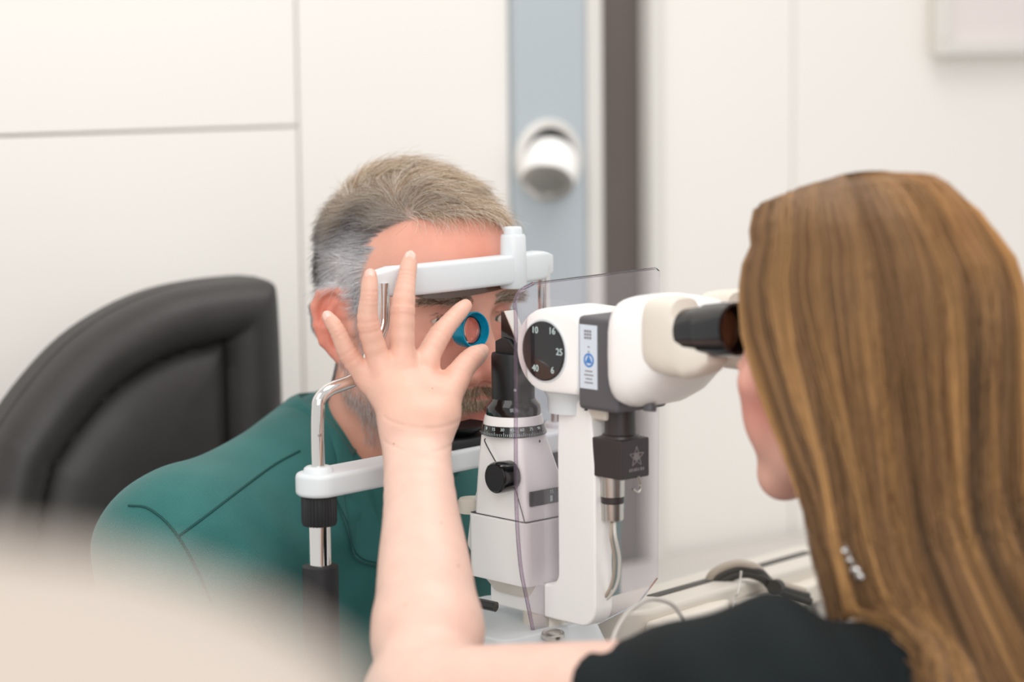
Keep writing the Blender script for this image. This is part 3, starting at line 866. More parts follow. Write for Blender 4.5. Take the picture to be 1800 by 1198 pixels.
# column below: ribbed knob, chrome tube, dark sleeve; the hidden twin on the right
for u in (uA, uB):
    z1 = zm-.0105
    n = 30; rings = []
    for z, r in ((z1, .0128), (z1-.002, .0143), (z1-.021, .0143), (z1-.024, .0132)):
        rings.append([(u + (r*(1.0 if k % 4 < 2 else .93))*math.cos(2*math.pi*k/120), (r*(1.0 if k % 4 < 2 else .93))*math.sin(2*math.pi*k/120), z) for k in range(120)])
    MB().loft(rings).build('lock_ring', M['rubber'], rest)
    MB().cyl((u, 0, z1-.024), (u, 0, z1-.10), .0093).build('column', M['chrome'], rest)
    MB().lathe((u, 0, .80), (0, 0, 1), [(0, .0145), (z1-.0575-.80, .0145), (z1-.0565-.80, .0125)], 32).build('sleeve', M['rubber'], rest)
MB().box((uA-.03, -.03, .785), (uB+.03, .03, .803)).build('rest_base', M['black'], rest, bevel=.004)
# ------------------------------------------------------------------ slit lamp
SA = math.radians(-47)            # local x = axis from the man's eye to the examiner, y = away from the camera, z up
A_ = np.array([math.cos(SA), math.sin(SA), 0.]); B_ = np.array([-math.sin(SA), math.cos(SA), 0.])
T0 = P(902, 680, 1.985)
SO = np.array([T0[0], T0[1], 0.])
sl = empty('slit_lamp', SO, SA, 'white slit lamp microscope with black lamp tube and dark eyepieces between man and woman', 'slit lamp')
zy = lambda py: T0[2] - (py-680)*.0004636
wp, cp, bk = M['white_plastic'], M['cool_plastic'], M['black']
def rrect(a0, a1, b0, b1, z, r, n=5):
    o = []
    for (cx, cy, s) in ((a1-r, b1-r, 0), (a0+r, b1-r, 90), (a0+r, b0+r, 180), (a1-r, b0+r, 270)):
        for k in range(n+1):
            t = math.radians(s+90*k/n); o.append((cx+r*math.cos(t), cy+r*math.sin(t), z))
    return o
# illumination tower
MB().lathe((0, 0, 1.1295), (0, 0, 1), [(0, .0178), (.037, .0178), (.0395, .0172), (.040, .0155)], 48).build('lamp_tube', bk, sl)
MB().lathe((.0142, -.0112, 1.1405), np.array([.78, -.62, 0]), [(0, .0012), (.0004, .0012)], 12).build('index_dot', M['ink_white'], sl)
MB().prism([(-.0125, 0), (.0115, 0), (.0115, .005), (.004, .0125), (-.004, .0135), (-.0125, .010)], (0, -.0085, 1.1685), (1, 0, 0), (0, 0, 1), (0, 1, 0), .018).build('mirror_seat', M['rubber'], sl, bevel=.0012)
MB().prism([(-.0075, 0), (.011, 0), (.011, .003), (-.004, .0275), (-.0075, .0275)], (0, -.006, 1.1755), (1, 0, 0), (0, 0, 1), (0, 1, 0), .012).build('mirror_body', M['gloss_black'], sl, bevel=.0003, seg=1)
n_ = np.array([.0245, 0, .015]); n_ /= np.linalg.norm(n_)
MB().prism([(.0112, .0031), (-.0038, .0276), (-.0028, .0282), (.0122, .0037)], (0, -.0058, 1.1755), (1, 0, 0), (0, 0, 1), (0, 1, 0), .0116).build('mirror_face', M['mirror'], sl)
MB().lathe((0, 0, 1.1185), (0, 0, 1), [(0, .0226), (.0035, .0232), (.008, .0225), (.0115, .0195), (.0135, .0182)], 48).build('tube_collar', M['gloss_black'], sl)
MB().lathe((0, 0, 1.1112), (0, 0, 1), [(0, .0250), (.0068, .0236), (.0074, .0228)], 56).build('ring', wp, sl)
sr = MB().lathe((0, 0, 1.1028), (0, 0, 1), [(0, .0272), (.0004, .0276), (.0084, .0258)], 64).build('scale_ring', M['gloss_black'], sl)
tk = MB()
for k in range(-24, 32):
    t = math.radians(-43 + k*3.5); L = .0032 if k % 5 == 0 else .0020
    d = np.array([math.cos(t), math.sin(t), 0]); e = np.array([-d[1], d[0], 0])
    r0, r1 = .02768, .02768-.0016*L/.0066
    b = d*r0 + np.array([0, 0, 1.1036]); t_ = d*(r1+.0001) + np.array([0, 0, 1.1036+L])
    tk.add([b-e*.00016, b+e*.00016, t_+e*.00016, t_-e*.00016], [(0, 1, 2, 3)])
o = tk.build('scale_ticks', M['ink_white'], sr, smooth=False); o['kind'] = 'stuff'
for i, num in enumerate(('0', '15', '30', '45', '60', '75', '90')):
    t = math.radians(-98 + i*17.5); d = np.array([math.cos(t), math.sin(t), 0]); e = np.array([-d[1], d[0], 0])
    text(num, .0036, d*.0269 + np.array([0, 0, 1.1090]), e, np.array([0, 0, 1]) - d*.2, M['ink_white'], sr, 'number')
# upper housing: round on top, square below
def housing(z, m):
    a0, a1, b0, b1 = -.022, .041, -.0265, .0265
    n = 48; o = []
    sq = rrect(a0, a1, b0, b1, z, .006, 11)
    ci = .0265
    for q in sq:
        v = np.array([q[0]*1.0, q[1]]); ang = math.atan2(v[1], v[0]-.0)
        c = np.array([ci*math.cos(ang), ci*math.sin(ang)])
        p = c*(1-m) + v*m; o.append((p[0], p[1], z))
    return o
zu0, zu1 = 1.0365, 1.1022
uh = MB().loft([housing(zu0 + (zu1-zu0)*t, (1-t**1.35)) for t in np.linspace(0, 1, 14)]).build('upper_housing', wp, sl)
# seam lines running over the housing
def hs(a, z):  # point of the -b face
    t = (z-zu0)/(zu1-zu0); m = 1-t**1.35
    return -(.0265)*m - math.sqrt(max(.0265**2-a*a, 0))*(1-m)
MB().tube(spline([(-.006, hs(-.006, 1.1005)-.0004, 1.1005), (-.005, hs(-.005, 1.096)-.0004, 1.096), (.012, hs(.012, 1.075)-.0004, 1.075)], 20), .0005, 6).build('seam_line', M['ink_dark'], sl)
MB().tube([(.030, -.0268, 1.064), (.0395, -.0257, 1.037)], .0004, 6).build('seam_line', M['ink_dark'], sl)
# knob
kd = P(868, 842, 1.945); ka = np.dot(kd-SO, A_); 
kn = MB().lathe((.021, -.024, kd[2]), (0, -1, 0), [(0, .0125), (.014, .0130), (.0165, .0124), (.0172, .0114), (.0168, .0108)], 40).build('knob', M['gloss_black'], sl)
MB().lathe((.021, -.0405, kd[2]), (0, -1, 0), [(0, .0110), (.0006, .0109)], 36).build('knob_face', M['rubber'], kn)
# display window on the examiner's face
wz = P(954, 876, 1.955)[2]
wn = MB().box((.0395, -.0205, wz-.0062), (.0417, .0150, wz+.0062)).build('display_window', M['gloss_black'], sl, bevel=.0006)
MB().box((.0416, .001, wz-.0045), (.0419, .0035, wz+.0005)).build('slider_mark', M['ink_white'], wn)
text('15', .0042, (.0419, .0025, wz+.0035), (0, 1, 0), (0, 0, 1), M['ink_white'], wn, 'number')
text('25', .0042, (.0419, .0100, wz+.0035), (0, 1, 0), (0, 0, 1), M['ink_grey'], wn, 'number')
# triangle index under the ring
text('0', .0032, (.0268, .004, 1.098), (0, 1, 0), (0, 0, 1), M['ink_dark'], sl, 'index_mark')
# lower housing
MB().loft([rrect(-.026, .045, -.0295, .0295, z, r) for z, r in ((.981, .007), (.984, .006), (.989, .007), (1.0355, .006), (1.0365, .005))][1:]).build('lower_housing', wp, sl, bevel=.0015, seg=2)
MB().box((-.024, -.027, 1.0352), (.0425, .027, 1.0372)).build('joint_gap', M['ink_dark'], sl)
MB().loft([rrect(-.020, .041, -.024, .024, .985, .01), rrect(-.012, .034, -.017, .017, .972, .01)]).build('lower_taper', M['cream_plastic'], sl)
# side bracket between tower and rest
MB().prism([(-.055, 1.002), (-.050, 1.030), (-.038, 1.06), (-.031, 1.10), (-.026, 1.118), (-.014, 1.118), (-.014, .99), (-.04, .985)], (0, -.006, 0), (1, 0, 0), (0, 0, 1), (0, 1, 0), .016).build('side_bracket', wp, sl, bevel=.004)
MB().lathe((-.050, -.002, 1.030), (0, 0, 1), [(0, .012), (.010, .012), (.012, .0105), (.0125, .002)], 30).build('bracket_cap', M['cream_plastic'], sl)
# swinging arm: upright and foot in one plate
zf0, zf1 = .959, .983
out = [(-.016, zf0+.003), (-.013, zf0), (.085, zf0-.001)]
for k in range(9):
    t = -math.pi/2 + math.pi/2*k/8; out.append((.0905+.0175*math.cos(t), zf0+.0165+.0175*math.sin(t)))
out += [(.108, 1.09), (.104, 1.128), (.098, 1.140), (.070, 1.140), (.067, 1.132), (.0655, 1.10), (.0655, .999)]
for k in range(6):
    t = math.pi/2*k/5; out.append((.0525+.013*math.cos(t), .997-.011*math.sin(t)))
out += [(-.016, .986)]
MB().prism(out, (0, -.014, 0), (1, 0, 0), (0, 0, 1), (0, 1, 0), .020).build('swing_arm', wp, sl, bevel=.004)
# microscope
ZS = P(958, 615, 1.913)[2]; AC = .070
MB().lathe((AC+.002, 0, 1.128), (0, 0, 1), [(0, .0215), (.012, .022), (.016, .0245), (.024, .0245)], 40).build('microscope_mount', cp, sl)
MB().box((.092, -.013, 1.126), (.12, .012, 1.150)).build('mount_block', M['cream_plastic'], sl, bevel=.003)
# turret drum: side view is a stadium, wider in the middle
prof = []
R1 = .0335
for k in range(25):
    t = math.pi/2 + math.pi*k/24; prof.append((AC-.001+R1*math.cos(t)*.98, ZS+R1*math.sin(t)))
prof += [(.104, ZS-.0325), (.106, ZS-.028), (.106, ZS+.028), (.104, ZS+.0325)]
rings = []
for y, s in ((-.0310, .90), (-.0300, .965), (-.0270, .99), (-.022, 1.0), (.022, 1.0), (.027, .985), (.0305, .90)):
    rings.append([(AC+.012+(u-AC-.012)*(s if u < AC else 1), y, ZS+(z-ZS)*s) for u, z in prof])
MB().loft(rings).build('turret', wp, sl)
dial = MB().lathe((AC, -.0305, ZS), (0, -1, 0), [(0, .0238), (.0022, .0236), (.0028, .0228), (.0028, .0226)], 56).build('magnification_dial', M['gloss_black'], sl)
MB().lathe((AC, -.0305, ZS), (0, -1, 0), [(0, .0258), (.0010, .0252), (.0012, .0240)], 56).build('dial_rim', cp, sl)
for num, px, py in (('10', 940, 580), ('16', 970, 582), ('25', 983, 619), ('6', 971, 651), ('40', 941, 647)):
    r = ray(px, py); yb = SO + B_*-.0335
    t = np.dot(yb-CC, B_)/np.dot(r, B_); q = CC + r*t - SO
    text(num, .0076, (np.dot(q, A_), -.0334, q[2]), (1, 0, 0), (0, 0, 1), M['ink_white'], dial, 'number')
MB().lathe((AC-.034, .003, ZS), (-1, 0, 0), [(0, .021), (.004, .021), (.0045, .018), (.003, .016), (.002, .002)], 40).build('objective', M['gloss_black'], sl)
# grey prism box with its sticker
gb = MB().box((.104, -.0285, ZS-.043), (.148, .0285, ZS+.0305)).build('prism_box', M['dark_grey'], sl, bevel=.004)
stk = MB().box((.1075, -.0291, ZS-.026), (.1265, -.0284, ZS+.024)).build('sticker', M['sticker'], gb, bevel=.0002)
MB().lathe((.1175, -.0291, ZS-.0035), (0, -1, 0), [(0, .0056), (.0002, .0055), (.0002, .0040), (0, .0040)], 28, cap=False).build('emblem', M['ink_blue'], stk)
MB().prism([(.1138, ZS-.0058), (.1212, ZS-.0058), (.1175, ZS+.0008)], (0, -.0292, 0), (1, 0, 0), (0, 0, 1), (0, -1, 0), .0002).build('emblem', M['ink_blue'], stk)
lg = MB()
for k in range(3):
    for j in range(3):
        lg.box((.1128+.0028*k, -.0293, ZS+.0130+.0026*j), (.1148+.0028*k, -.0291, ZS+.0148+.0026*j))
lg.build('emblem', M['ink_grey'], stk, smooth=False)
for zz, wd in ((.0065, .0022), (.0028, .0018), (-.0125, .008), (-.0155, .010), (-.0185, .007), (-.0215, .009)):
    MB().box((.1175-wd/2, -.0293, ZS+zz), (.1175+wd/2, -.0291, ZS+zz+.0009)).build('printed_line', M['ink_grey'], stk, smooth=False)
MB().lathe((.1035, -.0185, ZS-.0445), (0, 0, -1), [(-.004, .0016), (.001, .0014)], 12).build('screw', M['black'], gb)
# binocular body
def bsec(a, b0, b1, z0, z1, r):
    o = []
    n = 32
    for k in range(n):
        t = 2*math.pi*k/n; c, s = math.cos(t), math.sin(t)
        o.append((a, (b0+b1)/2+(b1-b0)/2*math.copysign(abs(c)**r, c), (z0+z1)/2+(z1-z0)/2*math.copysign(abs(s)**r, s)))
    return o
bsp = [(.142, .026, -.026, .034), (.145, .034, -.036, .042), (.150, .041, -.042, .047), (.158, .0435, -.0435, .049), (.170, .044, -.0415, .0495), (.184, .0435, -.034, .049), (.200, .043, -.018, .048), (.212, .042, -.008, .047), (.218, .039, -.003, .044), (.222, .034, .002, .040)]
MB().loft([bsec(a, -b, b, ZS+z0+.006, ZS+z1, .55) for a, b, z0, z1 in bsp]).build('binocular_body', wp, sl)
MB().lathe((.172, -.018, ZS-.0375), (.05, -.2, -1), [(-.004, .0055), (.0012, .0052), (.0016, .004), (.0016, .001)], 20).build('screw', M['dark_grey'], sl)
# the two eyepiece tubes, tipped upwards
up = np.array([math.cos(math.radians(7)), 0, math.sin(math.radians(7))])
ZE = P(1240, 578, 1.768)[2]
for b in (-.031, .031):
    hb = [bsec(a, b-w, b+w, ZE-h0, ZE+h1, .6) for a, w, h0, h1 in ((.190, .014, .034, .018), (.198, .017, .037, .020), (.212, .0175, .039, .0215), (.221, .0175, .039, .020), (.225, .017, .039, .004), (.232, .0165, .039, -.010), (.246, .016, .034, -.012), (.254, .012, .026, -.015))]
    MB().loft(hb).build('tube_housing', M['cream_plastic'], sl)
    c = np.array([.228, b, ZE-.0045])
    ep = MB().lathe(c, up, [(-.003, .0176), (.0135, .0180), (.0145, .0178), (.0155, .0178), (.0165, .0198), (.036, .0204), (.0445, .0195), (.0455, .0180), (.0445, .0168), (.034, .0160)], 48, cap=False).build('eyepiece', M['gloss_black'], sl)
    MB().lathe(c+up*.033, up, [(0, .0162), (.0012, .0150), (.002, .011), (.0022, .0002)], 40).build('ocular_lens', M['amber'], ep)
# camera adapter below the prism box
ca = np.array([.121, .002])
MB().lathe((ca[0], ca[1], 1.1125), (0, 0, 1), [(0, .0150), (.002, .0145), (.003, .0125), (.020, .0120), (.0235, .0118), (.024, .0138), (.0275, .0138)], 40).build('camera_neck', M['dark_brown'], sl)
MB().lathe((ca[0], ca[1], 1.1375), (0, 0, 1), [(-.0012, .0142), (.0008, .0142)], 40).build('clamp_ring', M['steel'], sl)
cam_b = MB().box((ca[0]-.0165, ca[1]-.0155, 1.0815), (ca[0]+.0165, ca[1]+.0155, 1.1125)).build('camera_block', M['dark_brown'], sl, bevel=.0012)
sx = ca[0]+.0166; cy_, cz_ = ca[1]+.001, 1.0985
star = []
for k in range(10):
    r = .0082 if k % 2 == 0 else .0036; t = math.pi/2 + k*math.pi/5; star.append((cy_+r*math.cos(t), cz_+r*math.sin(t)))
for k in range(0, 10, 2):
    tri = [star[(k-1) % 10], star[k], star[(k+1) % 10]]
    mb = MB()
    for i in range(3):
        a, b = np.array(tri[i]), np.array(tri[(i+1) % 3])
        mb.tube([(sx, *a), (sx, *b)], .00045, 5)
    mb.build('star_emblem', M['ink_grey'], cam_b)
MB().prism([(cy_+.0028*math.cos(t), cz_+.0028*math.sin(t)) for t in np.linspace(0, 2*math.pi, 13)[:-1]], (sx-.0001, 0, 0), (0, 1, 0), (0, 0, 1), (1, 0, 0), .0003).build('star_emblem', M['ink_grey'], cam_b)
bl = MB()
for k, w in enumerate((.0018, .0014, .002, .0016, .0012, .0018, .0016)):
    bl.box((sx, cy_-.0085+k*.0025, 1.0873), (sx+.0003, cy_-.0085+k*.0025+w, 1.0895+.0003*(k % 2)))
bl.build('printed_line', M['ink_grey'], cam_b, smooth=False)
bpx = [(ca[0]+.0005, ca[1]+.0165, 1.081)]
MB().tube(spline([(.138, .004, 1.083), (.139, .006, 1.075), (.141, .001, 1.071), (.140, -.004, 1.074)], 20), .0011, 8).build('clip', M['steel'], sl)
MB().lathe((ca[0]-.006, ca[1]-.003, 1.0455), (0, 0, 1), [(0, .0075), (.001, .0086), (.014, .0088), (.0145, .0080), (.019, .0080), (.0195, .0094), (.036, .0096)], 28).build('plug', M['steel'], sl)
MB().lathe((ca[0]-.006, ca[1]-.003, 1.0600), (0, 0, 1), [(0, .0092), (.0045, .0092)], 28).build('plug_band', M['dark_brown'], sl)
def sl_local(px, py, d): 
    q = P(px, py, d) - SO; return (np.dot(q, A_), np.dot(q, B_), q[2])
for dx, m in ((0, 'beige_cable'), (9, 'clear_cable')):
    cb = spline([(ca[0]-.006+.0002*dx, ca[1]-.003, 1.047), sl_local(1074+dx*.8, 940, 1.90), sl_local(1080+dx, 985, 1.91), sl_local(1074+dx, 1030, 1.92), sl_local(1050+dx*.6, 1062, 1.93), sl_local(1015, 1088, 1.945)], 50)
    MB().tube(cb, .0014, 10).build('cable', M[m], sl)
# lamp lead, lever
MB().cyl(sl_local(835, 1058, 1.97), sl_local(872, 1066, 1.96), .0042).build('lever', M['gloss_black'], sl)
# stage the arm stands on, with its round chrome screw
st_t = .950
MB().loft([rrect(-.075, .072, -.075, .045, z, .012) for z in (.80, .925)] + [rrect(-.070, .060, -.068, .040, st_t, .012)]).build('stage', cp, sl, bevel=.002)
MB().lathe((.035, 0, .93), (0, 0, 1), [(0, .018), (.03, .018)], 30).build('pivot', M['cream_plastic'], sl)
r = ray(972, 1111); t = (st_t+.001-CC[2])/r[2]; q = CC + r*t - SO
qa = (np.dot(q, A_), np.dot(q, B_), st_t)
sc = MB().lathe(qa, (.12, -.12, 1), [(-.002, .0095), (.0006, .0092), (.0012, .008), (.0006, .0065), (.0012, .005), (.0012, .0008)], 36).build('stage_screw', M['steel'], sl)
MB().box((-.13, -.13, .80), (.16, .13, .812)).build('slide_plate', M['dark_grey'], sl, bevel=.003)
# breath shield: clear acrylic sheet across the microscope axis
sh_a = .048
def shp(px, py):
    r = ray(px, py); t = np.dot(SO + A_*sh_a - CC, A_)/np.dot(r, A_); q = CC + r*t - SO
    return np.dot(q, B_), q[2]
spx = [(905, 560), (903, 535), (912, 512), (935, 498), (1152, 471), (1157, 476), (1156, 700), (1154, 1015), (1120, 1060), (1000, 1120), (940, 1130), (926, 1060), (913, 990), (906, 880), (905, 700)]
spo = [shp(*q) for q in spx]
shd = MB().prism(spo, (sh_a, 0, 0), (0, 1, 0), (0, 0, 1), (1, 0, 0), .0022).build('breath_shield', M['acrylic'], sl, smooth=False)
edge = spline([(sh_a+.0011, *q) for q in spo[-5:] + spo[:5]], 120)
el = [(sh_a+.0011, *q) for q in ([spo[10], spo[11], spo[12], spo[13], spo[14], spo[0], spo[1], spo[2], spo[3]])]
MB().tube(spline(el, 90), .0015, 8).build('shield_edge', M['acrylic_edge'], shd)
MB().tube([(sh_a+.0011, *spo[3]), (sh_a+.0011, *spo[4])], .0010, 8).build('shield_edge', M['acrylic'], shd)
# instrument table under it
tb = empty('instrument_table', SO, SA, 'dark pedestal table carrying the slit lamp and head rest', 'table')
MB().loft([rrect(-.125, .17, -.225, .20, z, .05) for z in (.755, .7855)]).build('table_top', M['dark_grey'], tb, bevel=.004)
MB().box((-.04, -.05, .03), (.06, .05, .755)).build('column', M['steel'], tb, bevel=.004)
MB().box((-.15, -.17, 0), (.15, .17, .03)).build('foot', M['black'], tb, bevel=.006)
for o_ in list(sl.children):
    pass
# hand-held lens
LC = P(828, 580, 2.022)
lens = empty('examination_lens', LC, 0, 'small teal ringed examination lens held between finger and thumb', 'lens')
la = np.array([.68, -.72, .10]); la /= np.linalg.norm(la)
MB().lathe((0, 0, 0), la, [(-.0105, .0120), (-.0100, .0134), (-.004, .0146), (.0, .0150), (.0055, .0154), (.0062, .0150), (.0060, .0142), (.000, .0118), (-.0012, .0112), (-.0098, .0112), (-.0105, .0120)], 56, cap=False).build('lens_ring', M['teal_metal'], lens)
MB().lathe(la*-.001, la, [(-.0018, .0122), (.0002, .0121), (.0010, .0112), (.0002, .0108)], 48, cap=False).build('retaining_ring', M['gloss_black'], lens)
gl = [(-.0050, .0004), (-.0048, .004), (-.0042, .008), (-.003, .0112), (-.0010, .0112), (.0012, .008), (.0020, .004), (.0023, .0004)]
MB().lathe(la*-.001, la, gl, 40).build('lens_glass', M['lens'], lens)
lx = np.cross(la, np.array([0, 0, 1.])); lx /= np.linalg.norm(lx); lz = np.cross(lx, la)
for k, ch_ in enumerate('DLA'):
    t = math.radians(196 + 15*k); d = lx*math.cos(t) + lz*math.sin(t); e = -lx*math.sin(t) + lz*math.cos(t)
    text(ch_, .0030, d*.0148 - la*.0035, e, -np.cross(e, d)*1.0, M['ink_white'], lens, 'engraved_letter')
# ------------------------------------------------------------------ the woman
FA = math.radians(43)
WR = rot_z(FA) @ rot_x(math.radians(-6)); WOH = P(1522, 597, 1.714); WS = .95
woman = empty('person', (WOH[0]+.02, WOH[1]-.02, 0), 0, 'woman with long auburn hair in a black top looking into the eyepieces', 'person')
fw, WEC, WEB = head_fn(False, lid=.0036, neck=((0, -.024, -.06), (0, -.055, -.22)), nr=(.047, .052))
SH = P(1350, 1240, 1.565); EL = P(742, 1240, 1.705); WRI = P(733, 786, 1.905)
NW = to_world(np.array([[0, -.05, -.20]]), WR, WOH)[0]
SHR = NW + np.array([.13, .10, -.05])
J = lambda px, py, d: P(px, py, d)
# finger joints read off the photograph
wr_a = J(703, 770, 1.908); wr_b = J(764, 768, 1.905)
mcp = [J(745, 640, 1.952), J(707, 646, 1.942), J(672, 650, 1.940), J(650, 668, 1.943)]
fing = [
 [mcp[0], J(772, 590, 1.972), J(800, 556, 1.996), J(818, 537, 2.010)],
 [mcp[1], J(708, 546, 1.944), J(715, 488, 1.953), J(721, 453, 1.958)],
 [mcp[2], J(648, 572, 1.930), J(649, 520, 1.926), J(651, 483, 1.927)],
 [mcp[3], J(613, 624, 1.935), J(593, 581, 1.930), J(576, 556, 1.930)]]
frad = [[.0104, .0086, .0070, .0056], [.0107, .0092, .0070, .0056], [.0100, .0084, .0067, .0052], [.0090, .0073, .0060, .0048]]
th = [J(777, 724, 1.922), J(801, 668, 1.948), J(822, 637, 1.972), J(847, 617, 2.000)]
trad = [.0105, .0110, .0092, .0062]
FS = []
for q_, r_ in zip(fing, frad):
    FS.append((spline(q_, 13), np.interp(np.linspace(0, 3, 13), [0, .5, 1, 1.5, 2, 2.5, 3], [r_[0], r_[0]*.93, r_[1]*1.06, r_[1]*.92, r_[2]*1.03, r_[2]*.96, r_[3]])))
TS = (spline(th, 13), np.interp(np.linspace(0, 3, 13), [0, 1, 1.5, 2, 2.5, 3], [trad[0], trad[1], trad[1]*.88, trad[2], trad[2]*.95, trad[3]]))
def f_hand(p):
    d = None
    # palm: metacarpals and flesh
    roots = [J(752, 738, 1.914), J(735, 740, 1.910), J(718, 742, 1.909), J(704, 746, 1.911)]
    rr = [.0125, .0125, .0120, .0115]
    for i in range(4):
        c = cap(p, roots[i], mcp[i], rr[i], frad[i][0]*1.02)
        d = c if d is None else smin(d, c, .010)
    d = smin(d, cap(p, J(722, 720, 1.922), J(702, 672, 1.948), .016, .012), .012)
    for i in range(4):
        d = smin(d, ell(p, mcp[i] + np.array([0, -.0035, 0]), (.0088, .0085, .0085)), .006)
    fd = None
    for i in range(4):
        c = chain(p, FS[i][0], FS[i][1], .0012)
        for j_ in (1, 2):
            ax_ = nrm(fing[i][j_+1]-fing[i][j_-1]).astype(np.float32); tt_ = (p-fing[i][j_].astype(np.float32)) @ ax_
            near_ = np.exp(-(((p-fing[i][j_].astype(np.float32))**2).sum(-1))/.012**2)
            c = c + near_*(.0009*np.exp(-(tt_/.0012)**2) + .0007*np.exp(-((tt_-.0036)/.0010)**2) + .0007*np.exp(-((tt_+.0036)/.0010)**2) - .0006*np.exp(-(tt_/.005)**2))
        fd = c if fd is None else np.minimum(fd, c)
    d = smin(d, fd, .0065)
    t = chain(p, TS[0], TS[1], .0015)
    d = smin(d, t, .010)
    d = smin(d, cap(p, J(770, 690, 1.940), th[0], .0085, .013), .012)      # flesh between thumb and palm
    return d
w0, w1, m1, m2, m3 = J(733, 745, 1.912), J(733, 800, 1.900), J(740, 900, 1.852), J(746, 1000, 1.808), J(752, 1110, 1.758)
FA_ = (spline([w0, w1, m1, m2, m3], 17), spline([(a, 0, 0) for a in (.0190, .0180, .0222, .0282, .0325)], 17)[:, 0], spline([(a, 0, 0) for a in (.0095, .0078, .0060, .0060, .0060)], 17)[:, 0])
def f_arm(p):
    d = None
    # wrist, forearm and upper arm (elliptic: two parallel rods)
    side = np.array([1., .1, 0])
    for s in (-1, 1):
        c = chain(p, FA_[0] + side*s*FA_[2][:, None], FA_[1], .004)
        d = c if d is None else smin(d, c, .012)
    d = smin(d, cap(p, m3, EL, .0345, .036), .02)
    d = smin(d, cap(p, EL, SH, .0410, .046), .018)
    return d
WZ = [(P(735, 748, 1.90)[2], .10), (P(735, 786, 1.90)[2], .06)]
def f_wbody(p):
    p = p.astype(np.float32)
    d = smin(f_hand(p), f_arm(p), .014)
    xx_ = p[:, 0]+.072
    for zz_, sl_ in WZ:
        d = d + .0006*np.exp(-((p[:, 2]-zz_+sl_*xx_-5*xx_**2)/.0011)**2)*(np.abs(xx_) < .03)
    q = ((p-WOH.astype(np.float32)) @ WR.astype(np.float32))/WS
    h = fw(q.astype(np.float32))*WS
    NL = NW + np.array([0, 0, -.03]); t = smin(cap(p, NL, SH + np.array([.03, .02, .0]), .04, .043), cap(p, NL, SHR + np.array([0, 0, -.02]), .04, .043), .04)
    d = smin(d, t, .03)
    return smin(d, h, .012)
lo = np.array([-.165, 1.30, .84]); hi = np.array([.46, 2.03, 1.36])
V, Q = sdf_mesh(f_wbody, lo, hi, .0015)
col = np.tile(np.array(lin((228, 190, 174))), (len(V), 1))
lh = (V-WOH) @ WR/WS
ish = np.linalg.norm(lh, axis=1) < .17
hand = np.clip((V[:, 2]-WRI[2]-.0)/.03, 0, 1)*(~ish)*(V[:, 0] < .03)
col = mixc(col, (226, 176, 154), hand*.7)
kn = np.zeros(len(V))
for i in range(4):
    for j, r, a in ((0, .011, .55), (1, .009, .5), (2, .007, .35), (3, .007, .45)):
        kn = np.maximum(kn, a*np.exp(-(np.linalg.norm(V-fing[i][j], axis=1)/r)**2))
for j in (1, 2, 3): kn = np.maximum(kn, .45*np.exp(-(np.linalg.norm(V-th[j], axis=1)/.01)**2))
kn = np.maximum(kn, .5*np.exp(-(np.linalg.norm(V-J(775, 655, 1.94), axis=1)/.009)**2))
col = mixc(col, (226, 150, 128), kn)
ab = lh.copy(); ab[:, 0] = np.abs(ab[:, 0])
col = mixc(col, (232, 178, 160), ish*.9)
col = mixc(col, (222, 138, 122), gauss(ab, (.045, .06, -.04), (.03, .04, .03))*.75)
col = mixc(col, (190, 92, 90), np.clip(gauss(ab, (0, .1, -.076), (.022, .016, .009)), 0, 1)*.7)
body = mesh_np('body', V, Q, M['skin'], woman, col)
M['iris_blue'] = mat('iris_blue', (84, 104, 120), .15, coat=.8)
eyes(woman, WR*WS, WOH, M['iris_blue'], (0, 1, -.05))
# nails on the finger backs
M['nail'] = mat('fingernail', (240, 196, 182), .22, coat=.4)
for i, nr_ in ((1, .0042), (2, .0039), (3, .0034)):
    a, b = fing[i][2], fing[i][3]; ax = nrm(b-a); out_ = nrm(np.array([0, -1., .12]) - ax*np.dot(np.array([0, -1., .12]), ax))
    sd = np.cross(ax, out_); c = b - ax*.0005 + out_*(frad[i][3]*.82)
    rg = []
    for u in np.linspace(-1, 1, 9):
        w = nr_*(1-abs(u)**3.2*.75)
        rg.append([c + ax*u*.0052 + sd*w*math.sin(t) + out_*(.0012*math.cos(t)-.0004*u*u) for t in np.linspace(-1.35, 1.35, 9)] )
    MB().loft([r + [q - out_*.0008 for q in r[::-1]] for r in rg]).build('fingernail', M['nail'], woman)
# moles on the forearm
M['mole'] = mat('mole', (178, 132, 112), .6)
for px, py, r in ((806, 994, .0011), (652, 829, .0007), (760, 682, .0008), (692, 779, .0008), (776, 918, .0007), (712, 1062, .0007)):
    q, n_ = raymarch(f_wbody, px, py, 1.4)
    MB().lathe(q - n_*.0003, n_, [(0, r), (.0004, r*.8), (.0006, r*.2)], 10).build('mole', M['mole'], woman)
